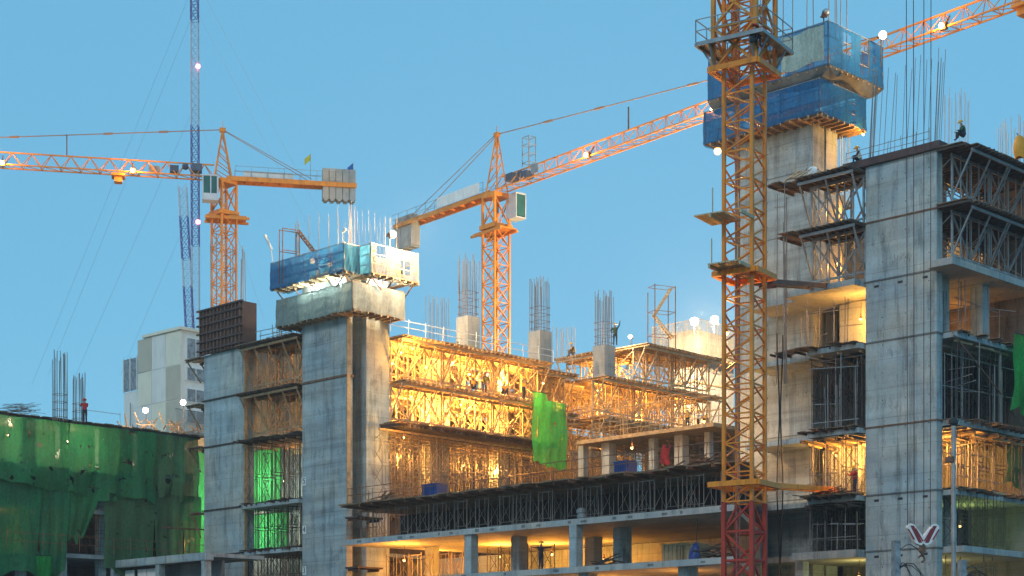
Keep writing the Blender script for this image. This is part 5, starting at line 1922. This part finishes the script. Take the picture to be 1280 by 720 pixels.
# scaffold stair on the topmost deck
stair = thing('scaffold_stair', 'slender scaffold stair tower standing on the topmost deck', 'stair', W(827, 470, 143), R(25))
mb = MB()
hs = (470 - 358) / FPX * 143
for x in (-1, 1):
    for y in (-.6, .6):
        mb.tube((x, y, 0), (x, y, hs if x > 0 or y < 0 else hs - .5), .045)
for z in (1.2, 3.4, 5.4, hs - .1):
    mb.tube((-1, -.6, z), (1, -.6, z), .03)
    mb.tube((-1, .6, z), (1, .6, z), .03)
    mb.tube((-1, -.6, z), (-1, .6, z), .03)
    mb.tube((1, -.6, z), (1, .6, z), .03)
mb.build('stair_frame', 'rusty_steel', stair)
mb = MB()
for (xa, za_), (xb, zb_) in (((-.9, 5.0), (.8, hs - .1)), ((-.9, 5.0), (.9, 3.2))):
    for y in (-.45, -.05):
        mb.beam((xa, y, za_), (xb, y, zb_), .06, .14)
    for k in range(9):
        t = k / 9
        mb.box(xa + (xb - xa) * t - .1, xa + (xb - xa) * t + .1, -.42, -.08, za_ + (zb_ - za_) * t - .02, za_ + (zb_ - za_) * t + .02)
mb.build('stair_flight', 'pale_timber', stair)
# frame on top of the left box
fr = thing('access_frame', 'steel access frame with a stair on top of the blue box of the left tower', 'stair', FL.w(-.6, 5.2, 28.46 + H), R(30))
mb = MB()
for x in (-1, .3):
    for y in (-.3, .3):
        mb.tube((x, y, 0), (x, y, 4.0), .04)
for z in (2.4, 3.95):
    mb.tube((-1, -.3, z), (.3, -.3, z), .035)
    mb.tube((-1, .3, z), (.3, .3, z), .035)
mb.build('frame_tube', 'rusty_steel', fr)
mb = MB()
for y in (-.2, .2):
    mb.beam((.3, y, 4.0), (1.6, y, 2.6), .05, .12)
for k in range(7):
    mb.box(.4 + k * .18, .55 + k * .18, -.2, .2, 3.86 - k * .19, 3.9 - k * .19)
mb.build('stair_flight', 'rusty_steel', fr)
for px, py, lab in ((341, 322, 'small spot lamp leaning on the left end of the blue box'), (428, 300, 'small spot lamp on top of the blue box')):
    pl_ = thing('spot_lamp', lab, 'lamp', W(px, py, 121 if px < 400 else 117), 0)
    MB().tube((0, 0, -.3), (-.1 if px < 400 else 0, 0, .5), .05).build('stand', 'white_paint', pl_)
    MB().tube((-.05, 0, .5), (-.55 if px < 400 else .25, -.1, 1.6 if px < 400 else .75), .07, 8, .13).build('lamp_head', 'white_paint', pl_)
# hoist pillar in front of the left bay roof
sv = thing('water_tank', 'pale upright tank between scaffold tubes on the left tower roof', 'tank', FL.w(1.5, 6.2, 25.1 + H), R(45))
MB().tube((0, 0, 0), (0, 0, 1.8), .55, 14).build('tank_body', 'white_paint', sv)
MB().tube((0, 0, 1.81), (0, 0, 2.0), .58, 14, .2).build('tank_lid', 'galvanised', sv)

# loose scaffold clutter on the left tower roof and platforms
def clutter(label, fr_, x0, x1, y0, y1, z, n, h, mat='scaffold_steel'):
    root = thing('tube_scaffold', label, 'scaffold', fr_.w(x0, y0, z + H), fr_.yaw)
    for k in range(n):
        x, y = random.uniform(0, x1 - x0), random.uniform(0, y1 - y0)
        MB().tube((x, y, 0), (x + random.uniform(-.1, .1), y, h * random.uniform(.6, 1.1)), .03).build('upright', mat, root)
    for k in range(n // 2):
        zz = random.uniform(.2, h)
        if random.random() < .5:
            MB().tube((random.uniform(0, .5), random.uniform(0, y1 - y0), zz), (x1 - x0, random.uniform(0, y1 - y0), zz + random.uniform(-.2, .2)), .03).build('ledger', mat, root)
        else:
            xx = random.uniform(0, x1 - x0)
            MB().tube((xx, 0, zz), (xx, y1 - y0, zz + random.uniform(-.3, .3)), .03).build('ledger', mat, root)
    return root


clutter('tangled tube scaffold on the left tower roof beside the brown form', FL, 0.2, 3, 5.2, 11.5, 25.1, 18, 1.5, 'galvanised')
clutter('tubes and ledgers on the roof of the stepped block', FK, -1, 6, 4, 9, 24.7, 18, 1.6, 'timber')
clutter('slender tubes in front of the lift core between its bays', FR, -1.4, -1.0, 9.6, 10.4, 18, 6, 12, 'rebar_steel')
clutter('tubes and ledgers on the thin slab left of the corner column', FR, -.6, .4, 5.2, 9.4, 19.9, 9, 3.2, 'rebar_steel')
clutter('props standing on the slab right of the corner column', FR, 1, 7, -1.2, 2, 19.9, 12, 3.3, 'rebar_steel')
clutter('thin poles and ledgers in the dark storey left of the corner column', FR, -.7, .6, 5.0, 8.6, 14.95, 9, 4.4, 'galvanised')
clutter('thin poles and ledgers in the dark storey right of the corner column', FR, .8, 8, -1.1, .6, 14.95, 14, 4.4, 'galvanised')
clutter('poles in the lit bay left of the corner column', FR, -.7, 1.2, 5.0, 8.6, 10.95, 12, 3.3, 'scaffold_steel')
clutter('poles in the lit bay right of the corner column', FR, .8, 6, -1.1, .8, 10.95, 12, 3.3, 'scaffold_steel')
clutter('thin poles low left of the corner column', FR, -.8, .4, 5.0, 8.4, 7.75, 8, 2.6, 'galvanised')
clutter('props in the lowest storey right of the corner column', FR, 1, 7, -.8, 2, 3.9, 14, 3.3, 'rebar_steel')
clutter('tubes and ledgers in the recess of the left tower at podium level', FL, .7, 1.8, -1.6, .6, 9.7, 8, 4, 'scaffold_steel')
clutter('tubes and ledgers on the terrace below the stepped block', FM, e0.x, e0.x + 2, e1.y, e0.y, 18.3, 26, 2.6, 'timber')
clutter('dense tubes and ledgers beside the hanging green net', FM, 14.5, 19, -.5, 6, 12.05, 30, 8.5, 'timber')

# left tower recess ledges
for z, lab in ((12.5, 'upper'), (9.0, 'middle')):
    rl_ = thing('bracket_ledge', f'dark bracket ledge at the corner of the left tower core, {lab} one', 'ledge', FL.w(-.2, -1.5, z - 1.2 + H), FL.yaw)
    MB().box(0, 2.3, 0, 1.4, 0, .12).build('ledge_board', 'dark_timber', rl_)
    for x in (.2, 2):
        MB().beam((x, .1, -.1), (x, 1.3, -.1), .1, .16).build('ledge_bearer', 'formwork_steel', rl_)

# low white terrace at the bottom left
tz = zat(697, 122)
TW = thing('white_terrace', 'pale concrete terrace beam on posts below the olive netting', 'terrace', W(258, 690, 118) * 1.0, R(-45))
TW.location.z = 0
zt2 = zat(690, 118)
MB().box(-13.5, 0, 0, .6, zt2 - .55, zt2).build('edge_beam', 'concrete', TW)
MB().box(-13.4, 0, .61, 5, zt2 - .3, zt2 - .02).build('terrace_slab', 'concrete', TW)
for x in (-12.6, -6.5, -.7):
    MB().box(x, x + .5, .05, .55, 0, zt2 - .56).build('post', 'concrete', TW)
for x in (-11.6, -9.9, -8.6):
    MB().box(x, x + 1.2, .7, .8, zt2 - 3.5, zt2 - .75).build('wall_panel', 'white_paint', TW)
MB().box(-13, -.2, 1.5, 1.7, 0, zt2 - .5).build('rear_wall', 'concrete_dark', TW)
guard_rail([FN.w(tn(0), -1.0, 9.4 + H), FN.w(tn(255), -1.0, 9.4 + H)], 'rusty tube rail in front of the green netting', 'rusty_steel', 1.2, 2, 1.4)
mb = thing('long_tube', 'rusty horizontal tube tied across the netting above the dark slits', 'tube', FN.w(tn(195), -.75, zat(655, 126)), FN.yaw)
MB().tube((0, 0, 0), (tn(290) - tn(195), 0, .1), .06, 6).build('steel_tube', 'rusty_steel', mb)
MB().beam((4.2, -.1, .15), (6.6, -.1, 1.2), .12, .3).build('raking_plank', 'rusty_steel', mb)

# standpipe and dark posts at the lower right
sp = thing('standpipe', 'grey vertical pipe with a bulky head right of the corner column', 'pipe', W(1192, 850, 92) * 1.0, 0)
sp.location.z = 0
zh = zat(532, 92)
MB().tube((0, 0, 0), (0, 0, zh), .13, 10).build('pipe', 'galvanised', sp)
MB().ball((0, 0, zh + .2), .26, 10).box(-.3, .2, -.15, .15, zh + .1, zh + .3).build('pipe_head', 'cable', sp)
MB().tube((-.2, 0, zh - 2), (-.2, 0, zh - 1.7), .26, 8).build('pipe_clamp', 'rusty_steel', sp)
for px, py, lab in ((1120, 676, 'dark square post with trailing bars in front of the corner column'), (1203, 700, 'shorter dark post beside the grey pipe')):
    p = W(px, 850, 84)
    po = thing('dark_post', lab, 'post', (p.x, p.y, 0), R(20))
    zz = zat(py, 84)
    MB().box(-.17, .17, -.17, .17, 0, zz).build('post_shaft', 'grey_panel', po)
    mb = MB()
    for k in range(5):
        a = Vector((.1, -.2, zz - random.uniform(.4, 1.4)))
        prev = a
        dx, dz = random.uniform(.6, 1.6), random.uniform(-1.4, .3)
        for s in range(4):
            t = (s + 1) / 4
            nx = a + Vector((dx * t, random.uniform(-.1, .1), dz * t * t + .35 * math.sin(3 * t)))
            mb.tube(prev, nx, .025)
            prev = nx
    mb.build('trailing_bar', 'cable', po)
cb = thing('cable_run', 'dark hoses hanging down the lift core beside the crane', 'hose', FR.w(-1.6, 9.9, 5 + H), FR.yaw)
mb = MB()
for x in (0, .35):
    for k in range(16):
        mb.tube((.12 * math.sin(k * .7 + x * 9) + x, 0, k), (.12 * math.sin((k + 1) * .7 + x * 9) + x, 0, k + 1), .045)
mb.build('hose', 'cable', cb)
rp2 = thing('raking_tube', 'long rusty tube leaning across the dark storey right of the corner column', 'tube', FR.w(-.3, -1.2, 18 + H), FR.yaw)
MB().tube((0, 0, 1.6), (5.5, 0, -1.2), .04).build('steel_tube', 'rusty_steel', rp2)
MB().ball((.1, 0, 1.55), .09, 6).build('coupler', 'galvanised', rp2)

# unused prototypes go
for D_ in (FORMS, SHORE):
    for k_, (r_, used_) in D_.items():
        if not used_:
            for c_ in list(r_.children):
                bpy.data.objects.remove(c_)
            bpy.data.objects.remove(r_)


# ================================================================== AIR
haze = MB().box(-302, 302, -102, 452, -2, 122).build('haze', 'cable')
haze['kind'] = 'stuff'
hm = bpy.data.materials.new('haze_air')
hm.use_nodes = True
hn = hm.node_tree
hn.nodes.remove(hn.nodes['Principled BSDF'])
pv = hn.nodes.new('ShaderNodeVolumePrincipled')
pv.inputs['Color'].default_value = (.95, .96, 1, 1)
pv.inputs['Density'].default_value = 0.00035
pv.inputs['Anisotropy'].default_value = 0.3
hn.links.new(pv.outputs[0], hn.nodes['Material Output'].inputs['Volume'])
haze.data.materials.clear()
haze.data.materials.append(hm)
